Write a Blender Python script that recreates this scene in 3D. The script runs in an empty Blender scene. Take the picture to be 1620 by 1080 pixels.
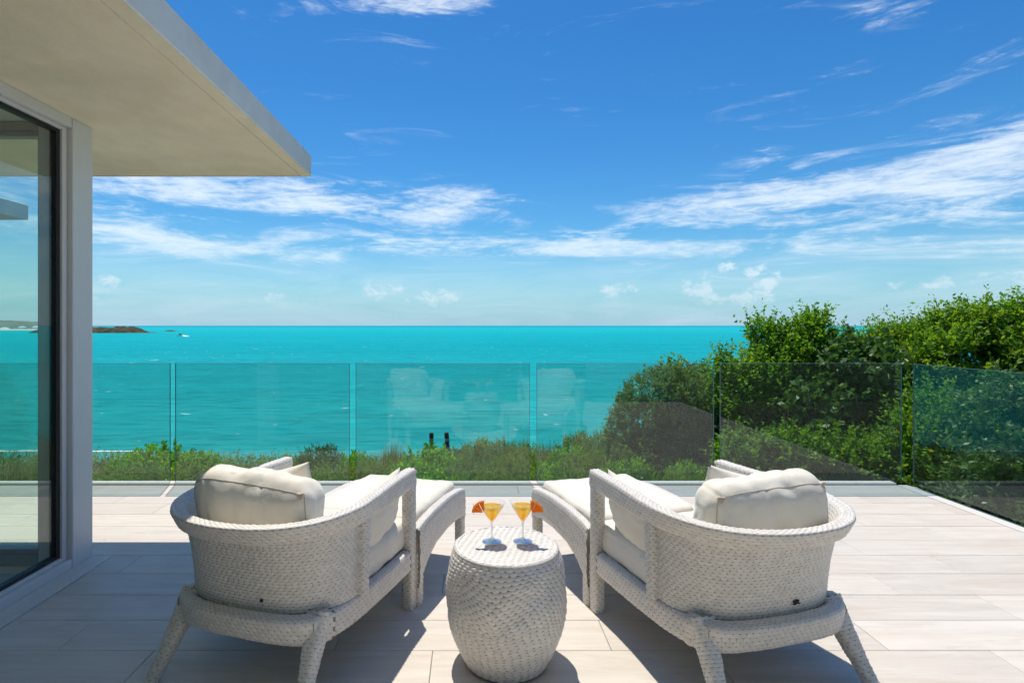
import bpy, math, random
import numpy as np
from math import radians as R, sin, cos, pi, atan, atan2, tan
from mathutils import Vector, noise as mnoise

random.seed(7)
rng = np.random.default_rng(7)
S = bpy.context.scene
C = S.collection

# ------------------------------------------------------------------ camera, sky, sun, exposure
F_PX, CX, CY, CAM_Z = 900.0, 745.0, 515.0, 1.40       # 20 mm on full frame, shifted lens
cam_d = bpy.data.cameras.new('camera')
cam = bpy.data.objects.new('camera', cam_d); C.objects.link(cam)
cam.location = (0, 0, CAM_Z); cam.rotation_euler = (R(90), 0, 0)
cam_d.sensor_width = 36; cam_d.lens = 36 * F_PX / 1620
cam_d.shift_x = (810 - CX) / 1620
cam_d.shift_y = (CY - 540) / 1620
cam_d.clip_start = 0.05; cam_d.clip_end = 200000
S.camera = cam

SUN_DIR = Vector((-0.10, 0.34, 1.0)).normalized()
SUN_EL = math.asin(SUN_DIR.z); SUN_AZ = atan2(SUN_DIR.x, SUN_DIR.y)
sun_d = bpy.data.lights.new('sun', 'SUN'); sun_d.energy = 2.4; sun_d.angle = R(0.53)
sun_d.color = (1.0, 0.93, 0.82)
sun = bpy.data.objects.new('sun', sun_d); C.objects.link(sun)
sun.location = (-3, 12, 30); sun.rotation_euler = SUN_DIR.to_track_quat('Z', 'Y').to_euler()

S.view_settings.view_transform = 'Standard'; S.view_settings.look = 'None'
S.view_settings.gamma = 1.0; S.view_settings.use_curve_mapping = False
S.view_settings.exposure = 0.98
S.cycles.max_bounces = 10; S.cycles.transparent_max_bounces = 24
S.cycles.use_denoising = True
S.cycles.sample_clamp_indirect = 6.0


class NT:
    """tiny node-tree writer"""
    def __init__(s, tree): s.t = tree; s.n = tree.nodes; s.l = tree.links
    def node(s, typ, **kw):
        n = s.n.new(typ)
        for k, v in kw.items(): setattr(n, k, v)
        return n
    def put(s, sock, v):
        if v is None: return
        if hasattr(v, 'is_linked') or hasattr(v, 'links'): s.l.new(v, sock)
        elif isinstance(v, (tuple, list)):
            if len(v) == 3 and len(sock.default_value) == 4: v = (*v, 1)
            sock.default_value = v
        else: sock.default_value = v
    def m(s, op, a, b=None, c=None, clamp=False):
        n = s.node('ShaderNodeMath', operation=op); n.use_clamp = clamp
        s.put(n.inputs[0], a); s.put(n.inputs[1], b)
        if c is not None: s.put(n.inputs[2], c)
        return n.outputs[0]
    def mix(s, f, a, b, blend='MIX'):
        n = s.node('ShaderNodeMix', data_type='RGBA', blend_type=blend)
        s.put(n.inputs[0], f); s.put(n.inputs[6], a); s.put(n.inputs[7], b)
        return n.outputs[2]
    def noise(s, vec, scale, detail=4, rough=.55, dist=0.0, dims='3D'):
        n = s.node('ShaderNodeTexNoise', noise_dimensions=dims)
        if vec is not None: s.l.new(vec, n.inputs['Vector'])
        n.inputs['Scale'].default_value = scale; n.inputs['Detail'].default_value = detail
        n.inputs['Roughness'].default_value = rough; n.inputs['Distortion'].default_value = dist
        return n.outputs['Fac']
    def ramp(s, f, stops, interp='LINEAR'):
        n = s.node('ShaderNodeValToRGB'); e = n.color_ramp.elements
        n.color_ramp.interpolation = interp
        while len(e) < len(stops): e.new(0.5)
        for k, (p, c) in enumerate(stops):
            e[k].position = p; e[k].color = (*c, 1) if len(c) == 3 else c
        s.put(n.inputs[0], f); return n.outputs[0]
    def rng(s, v, a, b, c=0., d=1., smooth=False):
        n = s.node('ShaderNodeMapRange'); n.clamp = True
        if smooth: n.interpolation_type = 'SMOOTHSTEP'
        s.put(n.inputs[0], v)
        for k, x in enumerate((a, b, c, d)): s.put(n.inputs[k + 1], x)
        return n.outputs[0]
    def mapping(s, vec, scale=(1, 1, 1), loc=(0, 0, 0), rot=(0, 0, 0)):
        n = s.node('ShaderNodeMapping'); s.l.new(vec, n.inputs[0])
        n.inputs[1].default_value = loc; n.inputs[2].default_value = rot; n.inputs[3].default_value = scale
        return n.outputs[0]
    def bump(s, h, strength=.3, dist=.01, normal=None):
        n = s.node('ShaderNodeBump'); n.inputs['Strength'].default_value = strength
        n.inputs['Distance'].default_value = dist; s.l.new(h, n.inputs['Height'])
        if normal is not None: s.l.new(normal, n.inputs['Normal'])
        return n.outputs[0]


# ---- world: Nishita sky + cirrus streaks and a row of far cumulus, in azimuth / elevation
W = bpy.data.worlds.new('World'); S.world = W; W.use_nodes = True
def build_world():
    t = NT(W.node_tree)
    for n in list(t.n): t.n.remove(n)
    sky = t.node('ShaderNodeTexSky', sky_type='NISHITA')
    sky.sun_disc = False; sky.sun_elevation = SUN_EL; sky.sun_rotation = SUN_AZ % (2 * pi)
    sky.altitude = 0; sky.air_density = 1.0; sky.dust_density = 0.35; sky.ozone_density = 2.2
    tc = t.node('ShaderNodeTexCoord'); sep = t.node('ShaderNodeSeparateXYZ')
    t.l.new(tc.outputs['Generated'], sep.inputs[0])
    x, y, z = sep.outputs
    az = t.m('ARCTAN2', x, y); el = t.m('ARCSINE', z)
    hs = t.node('ShaderNodeHueSaturation'); hs.inputs['Hue'].default_value = 0.506
    hs.inputs['Saturation'].default_value = 1.25; hs.inputs['Value'].default_value = 1.0
    t.l.new(sky.outputs[0], hs.inputs['Color'])
    base = t.mix(1.0, hs.outputs[0], (0.175, 0.41, 0.495), 'MULTIPLY')
    low = t.m('EXPONENT', t.m('MULTIPLY', t.m('MAXIMUM', el, 0.), -1 / .085))
    base = t.mix(t.m('MULTIPLY', low, .92), base, (1.3, 2.2, 2.85))
    cv = t.node('ShaderNodeCombineXYZ'); t.l.new(az, cv.inputs[0]); t.l.new(el, cv.inputs[1])
    # streaky noise (longer along azimuth, sheared a little)
    shear = t.mapping(cv.outputs[0], scale=(2.6, 15.0, 1), rot=(0, 0, R(-7)))
    n1 = t.noise(shear, 1.7, 9, .62, .9)
    fine = t.mapping(cv.outputs[0], scale=(13, 52, 1), rot=(0, 0, R(7)))
    n2 = t.noise(fine, 2.4, 8, .65, .6)
    streak = t.m('ADD', t.m('MULTIPLY', n1, .58), t.m('MULTIPLY', n2, .42))
    puff = t.noise(t.mapping(cv.outputs[0], scale=(16, 22, 1)), 2.3, 8, .62, .3)
    def ae(px, py):
        dx = (px - CX) / F_PX
        return atan(dx), atan((CY - py) / F_PX / math.hypot(1, dx))
    def blob(px, py, w, h, slope=0.0, p=2.6):
        a0, e0 = ae(px, py)
        da = t.m('SUBTRACT', az, a0)
        de = t.m('SUBTRACT', t.m('SUBTRACT', el, e0), t.m('MULTIPLY', da, slope))
        q = t.m('ADD', t.m('POWER', t.m('ABSOLUTE', t.m('DIVIDE', da, w / F_PX)), p),
                t.m('POWER', t.m('ABSOLUTE', t.m('DIVIDE', de, h / F_PX)), p))
        return t.m('EXPONENT', t.m('MULTIPLY', q, -1))
    def tot(bl):
        acc = None
        for (amp, *b) in bl:
            v = t.m('MULTIPLY', blob(*b), amp)
            acc = v if acc is None else t.m('MAXIMUM', acc, v)
        return acc
    big = tot([(1.05, 590, 322, 260, 34, -.03), (1.0, 260, 300, 200, 26, 0), (.95, 250, 378, 260, 26, -.05),
               (.85, 800, 388, 420, 26, -.01), (1.0, 1210, 322, 230, 40, .10), (1.0, 1540, 262, 190, 46, .28),
               (.8, 1420, 345, 420, 46, .02), (1.1, 640, 2, 150, 24, .02),
               (.55, 1480, 200, 80, 12, .05), (.62, 1410, 22, 60, 16, -.1), (.6, 1330, 117, 60, 12, .12),
               (.6, 1585, 86, 80, 16, .15), (.55, 1215, 245, 45, 22, .2), (.5, 1290, 255, 60, 10, .15),
               (.75, -300, 300, 500, 60, 0), (.75, 2300, 250, 600, 80, 0)])
    d1 = t.rng(t.m('ADD', t.m('MULTIPLY_ADD', streak, 2.0, -.50), t.m('MULTIPLY', big, .50)), .73, 1.24, 0, 1, True)
    d3 = t.m('MULTIPLY', t.rng(t.m('ADD', t.m('MULTIPLY_ADD', n1, 1.7, -.35), t.m('MULTIPLY', big, .42)), .62, 1.1, 0, 1, True), .50)
    d1 = t.m('SUBTRACT', 1., t.m('MULTIPLY', t.m('SUBTRACT', 1., d1), t.m('SUBTRACT', 1., d3)))
    veil = t.m('MULTIPLY', t.rng(el, .02, .17, 1, 0, True), t.rng(n1, .3, .75, .12, .60))
    cum = tot([(1, 600, 462, 40, 20), (1, 690, 470, 55, 16), (1, 980, 463, 32, 16), (1, 1105, 456, 30, 20),
               (.9, 1152, 419, 22, 11), (1, 1205, 442, 34, 24), (1, 1170, 470, 70, 16), (.8, 460, 470, 50, 12),
               (.9, 165, 452, 26, 22), (.8, 1600, 442, 36, 12), (.8, 1460, 450, 60, 12)])
    d2 = t.m('MULTIPLY', t.rng(t.m('ADD', puff, t.m('MULTIPLY', cum, .34)), .70, .92, 0, 1, True), .72)
    dens = t.m('SUBTRACT', 1.0, t.m('MULTIPLY', t.m('MULTIPLY', t.m('SUBTRACT', 1.0, t.m('MULTIPLY', d1, .70)),
               t.m('SUBTRACT', 1.0, veil)), t.m('SUBTRACT', 1.0, d2)))
    up = t.rng(el, -0.02, 0.0, 0, 1)
    dens = t.m('MULTIPLY', dens, up, None, True)
    cloudc = t.mix(t.rng(el, 0, .16), (2.1, 2.85, 3.3), (4.0, 4.3, 4.5))
    col = t.mix(dens, base, cloudc)
    bg = t.node('ShaderNodeBackground'); bg.inputs['Strength'].default_value = 0.13
    t.l.new(col, bg.inputs['Color'])
    out = t.node('ShaderNodeOutputWorld'); t.l.new(bg.outputs[0], out.inputs['Surface'])
build_world()

# ------------------------------------------------------------------ helpers
def at(px, py, z):
    """photo pixel -> point of the place at height z"""
    Y = F_PX * (CAM_Z - z) / (py - CY)
    return Vector(((px - CX) * Y / F_PX, Y, z))

def tag(o, label=None, cat=None, group=None, kind=None):
    if label: o['label'] = label
    if cat: o['category'] = cat
    if group: o['group'] = group
    if kind: o['kind'] = kind
    return o

def empty(name, loc=(0, 0, 0), rz=0.0):
    o = bpy.data.objects.new(name, None); C.objects.link(o)
    o.location = loc; o.rotation_euler = (0, 0, rz); o.empty_display_size = .2
    return o

def mesh_obj(name, v, faces, mat, parent=None, smooth=False, attr=None):
    """faces: list of int arrays (n,3) or (n,4)"""
    me = bpy.data.meshes.new(name)
    v = np.asarray(v, dtype=np.float32)
    loops, starts, off = [], [], 0
    for f in faces:
        f = np.asarray(f, dtype=np.int32)
        if f.size == 0: continue
        k = f.shape[1]; loops.append(f.ravel())
        starts.append(off + np.arange(f.shape[0], dtype=np.int32) * k); off += f.size
    loops = np.concatenate(loops); starts = np.concatenate(starts).astype(np.int32)
    me.vertices.add(len(v)); me.vertices.foreach_set('co', v.ravel())
    me.loops.add(len(loops)); me.loops.foreach_set('vertex_index', loops)
    me.polygons.add(len(starts)); me.polygons.foreach_set('loop_start', starts)
    me.polygons.foreach_set('use_smooth', np.full(len(starts), bool(smooth), dtype=bool))
    me.update(calc_edges=True)
    if attr is not None:
        for an, av in attr.items():
            a = me.attributes.new(an, 'FLOAT', 'POINT'); a.data.foreach_set('value', np.asarray(av, dtype=np.float32))
    me.validate()
    if mat is not None: me.materials.append(mat)
    o = bpy.data.objects.new(name, me); C.objects.link(o)
    if parent is not None: o.parent = parent
    return o

class MB:
    """collects simple solids and links them as one mesh object"""
    def __init__(s): s.v = []; s.q = []; s.t = []; s.n = 0
    def add(s, v, q=None, t=None):
        v = np.asarray(v, dtype=float)
        if q is not None and len(q): s.q.append(np.asarray(q, dtype=int) + s.n)
        if t is not None and len(t): s.t.append(np.asarray(t, dtype=int) + s.n)
        s.v.append(v); s.n += len(v); return s
    def box(s, x0, x1, y0, y1, z0, z1, b=0.0):
        """box with an optional chamfer on all edges"""
        if b <= 0:
            v = [(x, y, z) for z in (z0, z1) for y in (y0, y1) for x in (x0, x1)]
            q = [(0, 2, 3, 1), (4, 5, 7, 6), (0, 1, 5, 4), (2, 6, 7, 3), (0, 4, 6, 2), (1, 3, 7, 5)]
            return s.add(v, q)
        xs, ys, zs = (x0, x1), (y0, y1), (z0, z1)
        V = []; idx = {}
        for i in (0, 1):
            for j in (0, 1):
                for k in (0, 1):
                    sx, sy, sz = (1 if i == 0 else -1), (1 if j == 0 else -1), (1 if k == 0 else -1)
                    for ax in range(3):
                        p = [xs[i] + sx * b, ys[j] + sy * b, zs[k] + sz * b]
                        p[ax] = (xs[i], ys[j], zs[k])[ax]
                        idx[(i, j, k, ax)] = len(V); V.append(p)
        Q = []; T = []
        for ax in range(3):
            o1, o2 = [a for a in range(3) if a != ax]
            for side in (0, 1):
                ring = []
                for (a, c) in ((0, 0), (1, 0), (1, 1), (0, 1)):
                    key = [0, 0, 0]; key[ax] = side; key[o1] = a; key[o2] = c
                    ring.append(idx[(*key, ax)])
                Q.append(ring)
        for ax in range(3):
            o1, o2 = [a for a in range(3) if a != ax]
            for a in (0, 1):
                for c in (0, 1):
                    k0 = [0, 0, 0]; k0[o1] = a; k0[o2] = c; k1 = list(k0); k1[ax] = 1
                    Q.append([idx[(*k0, o1)], idx[(*k1, o1)], idx[(*k1, o2)], idx[(*k0, o2)]])
        for i in (0, 1):
            for j in (0, 1):
                for k in (0, 1): T.append([idx[(i, j, k, a)] for a in range(3)])
        return s.add(V, Q, T)
    def tube(s, pts, radii, n=8, cap=True):
        pts = [Vector(p) for p in pts]
        if not hasattr(radii, '__len__'): radii = [radii] * len(pts)
        V = []
        a = None
        for i, p in enumerate(pts):
            d = (pts[min(i + 1, len(pts) - 1)] - pts[max(i - 1, 0)]).normalized()
            if a is None: a = d.orthogonal().normalized()
            a = (a - d * a.dot(d)).normalized(); b = d.cross(a)
            for k in range(n):
                w = 2 * pi * k / n
                V.append(p + (a * cos(w) + b * sin(w)) * radii[i])
        Q = [[i * n + k, i * n + (k + 1) % n, (i + 1) * n + (k + 1) % n, (i + 1) * n + k]
             for i in range(len(pts) - 1) for k in range(n)]
        T = []
        if cap:
            for base, c in ((0, pts[0]), ((len(pts) - 1) * n, pts[-1])):
                V.append(c); ci = len(V) - 1
                T += [[base + k, base + (k + 1) % n, ci] for k in range(n)]
        return s.add([tuple(p) for p in V], Q, T)
    def lathe(s, prof, n=32, c=(0, 0, 0)):
        V = []
        for (r, z) in prof:
            for k in range(n):
                w = 2 * pi * k / n; V.append((c[0] + r * cos(w), c[1] + r * sin(w), c[2] + z))
        Q = [[i * n + k, i * n + (k + 1) % n, (i + 1) * n + (k + 1) % n, (i + 1) * n + k]
             for i in range(len(prof) - 1) for k in range(n)]
        return s.add(V, Q)
    def build(s, name, mat, parent=None, smooth=False, fix=True):
        o = mesh_obj(name, np.concatenate(s.v), ([np.concatenate(s.q)] if s.q else []) + ([np.concatenate(s.t)] if s.t else []), mat, parent, smooth)
        if fix:
            import bmesh
            bm = bmesh.new(); bm.from_mesh(o.data)
            bmesh.ops.recalc_face_normals(bm, faces=bm.faces); bm.to_mesh(o.data); bm.free()
        return o

def copy_tree(o, parent=None):
    c = o.copy(); C.objects.link(c)
    if parent is not None: c.parent = parent
    for ch in list(o.children): copy_tree(ch, c)
    return c

# ------------------------------------------------------------------ materials
def mat(name):
    m = bpy.data.materials.new(name); m.use_nodes = True
    t = NT(m.node_tree)
    for n in list(t.n): t.n.remove(n)
    out = t.node('ShaderNodeOutputMaterial')
    return m, t, out
def principled(t, out, **kw):
    p = t.node('ShaderNodeBsdfPrincipled')
    for k, v in kw.items(): t.put(p.inputs[k.replace('_', ' ')], v)
    t.l.new(p.outputs[0], out.inputs['Surface']); return p
def objco(t): return t.node('ShaderNodeTexCoord').outputs['Object']
def geopos(t): return t.node('ShaderNodeNewGeometry').outputs['Position']

def simple(name, col, rough=.5, metal=0., var=.06, scale=30, bump=0.0, spec=.5):
    m, t, o = mat(name); co = objco(t)
    n = t.noise(co, scale, 5)
    c = t.mix(t.rng(n, .3, .7), tuple(x * (1 - var) for x in col), tuple(min(1, x * (1 + var)) for x in col))
    p = principled(t, o, Base_Color=c, Roughness=rough, Metallic=metal)
    p.inputs['Specular IOR Level'].default_value = spec
    if bump: t.l.new(t.bump(n, bump, .005), p.inputs['Normal'])
    return m

def m_tile():
    m, t, o = mat('porcelain_tile')
    oi = t.node('ShaderNodeObjectInfo'); g = geopos(t)
    off = t.node('ShaderNodeVectorMath', operation='ADD')
    mv = t.node('ShaderNodeCombineXYZ'); t.l.new(t.m('MULTIPLY', oi.outputs['Random'], 37.), mv.inputs[0]); t.l.new(t.m('MULTIPLY', oi.outputs['Random'], 91.), mv.inputs[1])
    t.l.new(g, off.inputs[0]); t.l.new(mv.outputs[0], off.inputs[1])
    v = t.mapping(off.outputs[0], scale=(1.1, 13, 1))
    grain = t.noise(v, 1.6, 7, .6, .5)
    cloud = t.noise(t.mapping(off.outputs[0], scale=(1.6, 4, 1)), 1.3, 4, .5, .4)
    vein = t.rng(t.m('ABSOLUTE', t.m('SUBTRACT', t.noise(t.mapping(off.outputs[0], scale=(.8, 6, 1)), 1.1, 5, .6, 1.2), .5)), 0.0, .03, 1, 0)
    c = t.mix(t.rng(grain, .3, .7), (.595, .54, .475), (.695, .65, .585))
    c = t.mix(t.m('MULTIPLY', t.rng(cloud, .42, .75), .5), c, (.59, .495, .42))
    c = t.mix(t.m('MULTIPLY', vein, .14), c, (.36, .28, .22))
    st = t.noise(g, 1.7, 6, .65, .8); sp_ = t.noise(g, 38, 3, .6)
    c = t.mix(t.m('MULTIPLY', t.rng(st, .52, .72), .22), c, (.47, .40, .335))
    c = t.mix(t.m('MULTIPLY', t.m('MULTIPLY', t.rng(sp_, .68, .76), t.rng(st, .42, .6)), .35), c, (.30, .25, .20))
    tone = t.rng(oi.outputs['Random'], 0, 1, .945, 1.04)
    tn = t.node('ShaderNodeCombineXYZ')
    for i in range(3): t.l.new(tone, tn.inputs[i])
    c = t.mix(1.0, c, tn.outputs[0], 'MULTIPLY')
    p = principled(t, o, Base_Color=c, Roughness=t.rng(cloud, .3, .7, .42, .58))
    p.inputs['Specular IOR Level'].default_value = .35
    t.l.new(t.bump(grain, .12, .003), p.inputs['Normal'])
    return m

def m_weave(name, col, dark):
    m, t, o = mat(name); co = objco(t)
    a = t.node('ShaderNodeAttribute', attribute_name='tone').outputs['Fac']
    g = t.noise(co, 9, 4)
    c = t.mix(a, dark, col)  # dark: shade beneath and between strands, put into the backing colour
    c = t.mix(t.m('MULTIPLY', t.rng(g, .45, .75), .22), c, tuple(x * .72 for x in col))
    p = principled(t, o, Base_Color=c, Roughness=.46)
    p.inputs['Specular IOR Level'].default_value = .45
    fine = t.noise(co, 420, 2)
    t.l.new(t.bump(fine, .10, .001), p.inputs['Normal'])
    return m

def m_fabric():
    m, t, o = mat('cream_canvas'); co = objco(t)
    w1 = t.node('ShaderNodeTexWave', wave_type='BANDS', bands_direction='X'); w1.inputs['Scale'].default_value = 170
    w2 = t.node('ShaderNodeTexWave', wave_type='BANDS', bands_direction='Y'); w2.inputs['Scale'].default_value = 170
    t.l.new(co, w1.inputs[0]); t.l.new(co, w2.inputs[0])
    wr = t.noise(t.mapping(co, scale=(1, 1, 1)), 7, 4, .55, .9)
    h = t.m('ADD', t.m('MULTIPLY', t.m('ADD', w1.outputs['Fac'], w2.outputs['Fac']), .03), wr)
    soil = t.noise(co, 3.2, 5)
    c = t.mix(t.rng(soil, .45, .8), (.83, .785, .69), (.77, .71, .60))
    p = principled(t, o, Base_Color=c, Roughness=.85)
    p.inputs['Specular IOR Level'].default_value = .2
    p.inputs['Sheen Weight'].default_value = .15
    t.l.new(t.bump(h, .45, .020), p.inputs['Normal'])
    return m

def m_pane(name, tint, refl=1.6, rough=0.0, salt=0.0):
    """thin clear pane: tinted see-through plus Fresnel mirror, so sunlight passes as through real sheet glass"""
    m, t, o = mat(name)
    tr = t.node('ShaderNodeBsdfTransparent'); tr.inputs[0].default_value = (*tint, 1)
    gl = t.node('ShaderNodeBsdfGlossy'); gl.inputs['Color'].default_value = (1, 1, 1, 1); gl.inputs['Roughness'].default_value = rough
    fr = t.node('ShaderNodeFresnel'); bf = t.node('ShaderNodeNewGeometry').outputs['Backfacing']
    t.l.new(t.rng(bf, 0, 1, 1.5, 1 / 1.5), fr.inputs['IOR'])
    f = t.m('MULTIPLY', fr.outputs[0], refl, None, True)
    mx = t.node('ShaderNodeMixShader'); t.l.new(f, mx.inputs[0]); t.l.new(tr.outputs[0], mx.inputs[1]); t.l.new(gl.outputs[0], mx.inputs[2])
    if salt:
        g = geopos(t); n = t.noise(g, 2.3, 6, .65, .6); sp = t.noise(t.mapping(g, scale=(1, 1, .25)), 26, 4, .6)
        df = t.node('ShaderNodeBsdfDiffuse'); df.inputs[0].default_value = (.8, .82, .82, 1)
        tl = t.node('ShaderNodeBsdfTranslucent'); tl.inputs[0].default_value = (.8, .82, .82, 1)
        ad = t.node('ShaderNodeMixShader'); t.l.new(df.outputs[0], ad.inputs[1]); t.l.new(tl.outputs[0], ad.inputs[2])
        m2 = t.node('ShaderNodeMixShader'); t.l.new(t.m('MULTIPLY', t.m('MULTIPLY', t.rng(n, .3, .75, .25, 1), t.rng(sp, .35, .75, .4, 1)), salt), m2.inputs[0])
        t.l.new(mx.outputs[0], m2.inputs[1]); t.l.new(ad.outputs[0], m2.inputs[2]); t.l.new(m2.outputs[0], o.inputs['Surface']); return m
    t.l.new(mx.outputs[0], o.inputs['Surface']); return m

def m_leaf(name, stops, trans=.46, gloss=.45, rough=.42):
    m, t, o = mat(name)
    a = t.node('ShaderNodeAttribute', attribute_name='tint').outputs['Fac']
    c = t.ramp(a, stops)
    p = t.node('ShaderNodeBsdfPrincipled'); t.l.new(c, p.inputs['Base Color'])
    p.inputs['Roughness'].default_value = rough + .1; p.inputs['Specular IOR Level'].default_value = gloss * .55
    tl = t.node('ShaderNodeBsdfTranslucent')
    t.l.new(t.mix(1.0, c, (1.5, 1.45, .45), 'MULTIPLY'), tl.inputs['Color'])
    mx = t.node('ShaderNodeMixShader'); mx.inputs[0].default_value = trans
    t.l.new(p.outputs[0], mx.inputs[1]); t.l.new(tl.outputs[0], mx.inputs[2])
    t.l.new(mx.outputs[0], o.inputs['Surface']); return m

def m_stucco(name, col, scale=60, bump=.5):
    m, t, o = mat(name); g = geopos(t)
    n = t.noise(g, scale, 6, .65); b = t.noise(g, 2.2, 5, .6, .6); s = t.noise(t.mapping(g, scale=(3, 1.2, 1)), 3, 6, .65)
    c = t.mix(t.rng(b, .35, .7), col, tuple(x * .86 for x in col))
    c = t.mix(t.m('MULTIPLY', t.rng(s, .46, .75), .45), c, (col[0] * .86, col[1] * .80, col[2] * .70))
    p = principled(t, o, Base_Color=c, Roughness=.9); p.inputs['Specular IOR Level'].default_value = .2
    t.l.new(t.bump(n, bump, .004), p.inputs['Normal']); return m

def m_sea():
    m, t, o = mat('sea_water'); g = geopos(t)
    sp = t.node('ShaderNodeSeparateXYZ'); t.l.new(g, sp.inputs[0])
    dist = t.m('LOGARITHM', t.m('MAXIMUM', sp.outputs[1], 1.), 10.)
    patch = t.noise(t.mapping(g, scale=(.0016, .006, 1)), 1, 5, .55, .8)
    patch2 = t.noise(t.mapping(g, scale=(.012, .045, 1)), 1, 4, .5, .3)
    k = t.m('ADD', dist, t.m('MULTIPLY', t.m('SUBTRACT', patch, .5), .5))
    base = t.ramp(t.rng(k, 1.6, 4.2), [(0.0, (0.037, 0.382, 0.351)), (.10, (0.018, 0.351, 0.351)), (.30, (0.002, 0.327, 0.376)), (.50, (0.002, 0.413, 0.462)),
                                      (.62, (0.003, 0.481, 0.530)), (.74, (0.002, 0.455, 0.524)), (.86, (0.002, 0.301, 0.425)), (1.0, (0.002, 0.246, 0.407))])
    base = t.mix(t.m('MULTIPLY', t.rng(patch2, .35, .7), .30), base, (0.001, 0.234, 0.289))
    w1 = t.noise(t.mapping(g, scale=(.22, .75, 1), rot=(0, 0, R(8))), 1, 6, .6, .4)
    w2 = t.noise(t.mapping(g, scale=(1.3, 3.2, 1), rot=(0, 0, R(-6))), 1, 5, .6, .2)
    w3 = t.noise(t.mapping(g, scale=(.035, .16, 1), rot=(0, 0, R(4))), 1, 5, .6, .3)
    h = t.m('ADD', t.m('ADD', t.m('MULTIPLY', w1, .9), t.m('MULTIPLY', w2, .25)), t.m('MULTIPLY', w3, 2.5))
    base = t.mix(t.m('MULTIPLY', t.rng(w1, .44, .64), .50), base, (.001, .15, .175))
    base = t.mix(t.m('MULTIPLY', t.rng(w3, .46, .60, 0, 1), .30), base, (.010, .40, .42))
    # whitecaps: short bright crests
    f1 = t.noise(t.mapping(g, scale=(.75, .60, 1), rot=(0, 0, R(10))), 1, 3, .5, .4)
    f2 = t.noise(t.mapping(g, scale=(.06, .10, 1)), 1, 2)
    foam = t.m('MULTIPLY', t.rng(f1, .69, .735), t.rng(f2, .44, .54))
    f3 = t.noise(t.mapping(g, scale=(.30, .15, 1), rot=(0, 0, R(5))), 1, 4, .55, .4)
    foam2 = t.m('MULTIPLY', t.m('MULTIPLY', t.rng(f3, .69, .76), t.rng(sp.outputs[1], 90, 160)), t.rng(sp.outputs[1], 2500, 1200))
    foam = t.m('MAXIMUM', foam, foam2)
    c = t.mix(t.m('MULTIPLY', foam, .62), base, (.70, .76, .76))
    nb = t.bump(h, .6, .35)
    df = t.node('ShaderNodeBsdfDiffuse'); t.l.new(c, df.inputs['Color']); t.l.new(nb, df.inputs['Normal'])
    gl = t.node('ShaderNodeBsdfGlossy'); gl.inputs['Roughness'].default_value = .16; t.l.new(nb, gl.inputs['Normal'])
    fr = t.node('ShaderNodeFresnel'); fr.inputs['IOR'].default_value = 1.33; t.l.new(nb, fr.inputs['Normal'])
    mx = t.node('ShaderNodeMixShader'); t.l.new(t.rng(fr.outputs[0], 0, 1, .0, .07), mx.inputs[0])
    t.l.new(df.outputs[0], mx.inputs[1]); t.l.new(gl.outputs[0], mx.inputs[2]); t.l.new(mx.outputs[0], o.inputs['Surface'])
    return m

M = {}
M['tile'] = m_tile()
M['grout'] = simple('grout', (.36, .31, .27), .9)
M['trim'] = simple('pale_stone_trim', (.66, .63, .59), .6, 0, .08, 40, .1)
M['weave'] = m_weave('white_wicker', (.74, .705, .655), (.27, .24, .205))
M['weave_table'] = m_weave('white_table_wicker', (.76, .725, .68), (.25, .22, .19))
M['fabric'] = m_fabric()
M['seam'] = simple('seam_thread', (.50, .42, .33), .9)
M['fold'] = simple('tucked_cloth', (.60, .52, .41), .9)
M['rail_glass'] = m_pane('railing_glass', (.825, .895, .885), .85, 0.0, .008)
M['glass_edge'] = simple('green_glass_edge', (.10, .19, .18), .5, 0, .05, 20)
M['win_glass'] = m_pane('window_glass', (.91, .965, .94), .95)
M['drink_glass'] = m_pane('drinking_glass', (.99, .993, .995), .6)
M['alu'] = simple('white_aluminium', (.66, .66, .65), .38, 0, .02, 10)
M['alu_dark'] = simple('dark_grey_aluminium', (.30, .31, .31), .45, 0, .03, 10)  # darker grey metal for the rail channel and front window frame
M['gasket'] = simple('black_gasket', (.012, .012, .013), .6)
M['soffit'] = m_stucco('cream_stucco', (.93, .845, .65), 55, .55)
M['fascia'] = m_stucco('white_stucco', (.85, .82, .77), 70, .25)
M['interior'] = simple('interior_plaster', (.50, .50, .47), .9)
M['int_floor'] = simple('interior_floor', (.42, .40, .36), .5)
M['sea'] = m_sea()
M['bark'] = simple('grey_bark', (.16, .125, .095), .9, 0, .25, 12, .4)
M['dark_metal'] = simple('dark_bollard_metal', (.03, .03, .035), .5)
M['grey_metal'] = simple('grey_bollard_band', (.40, .40, .42), .4)
M['white_paint'] = simple('white_paint', (.80, .80, .78), .4)
M['hull'] = simple('boat_hull', (.72, .72, .72), .35)
M['foam'] = simple('sea_foam', (.80, .83, .83), .8, 0, .08, .4)
M['sand'] = simple('pale_sand', (.62, .55, .43), .9, 0, .1, .3)
M['hedge'] = m_leaf('bright_shrub_leaf', [(0, (0.093, 0.248, 0.024)), (.5, (0.158, 0.392, 0.033)), (.85, (0.278, 0.537, 0.050)), (1, (0.483, 0.516, 0.062))])
M['olive'] = m_leaf('olive_shrub_leaf', [(0, (0.115, 0.198, 0.046)), (.5, (0.187, 0.290, 0.069)), (.85, (0.282, 0.359, 0.105)), (1, (0.417, 0.347, 0.163))])
M['silver'] = m_leaf('grey_green_leaf', [(0, (0.102, 0.202, 0.081)), (.6, (0.174, 0.297, 0.116)), (1, (0.319, 0.404, 0.227))])
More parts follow.
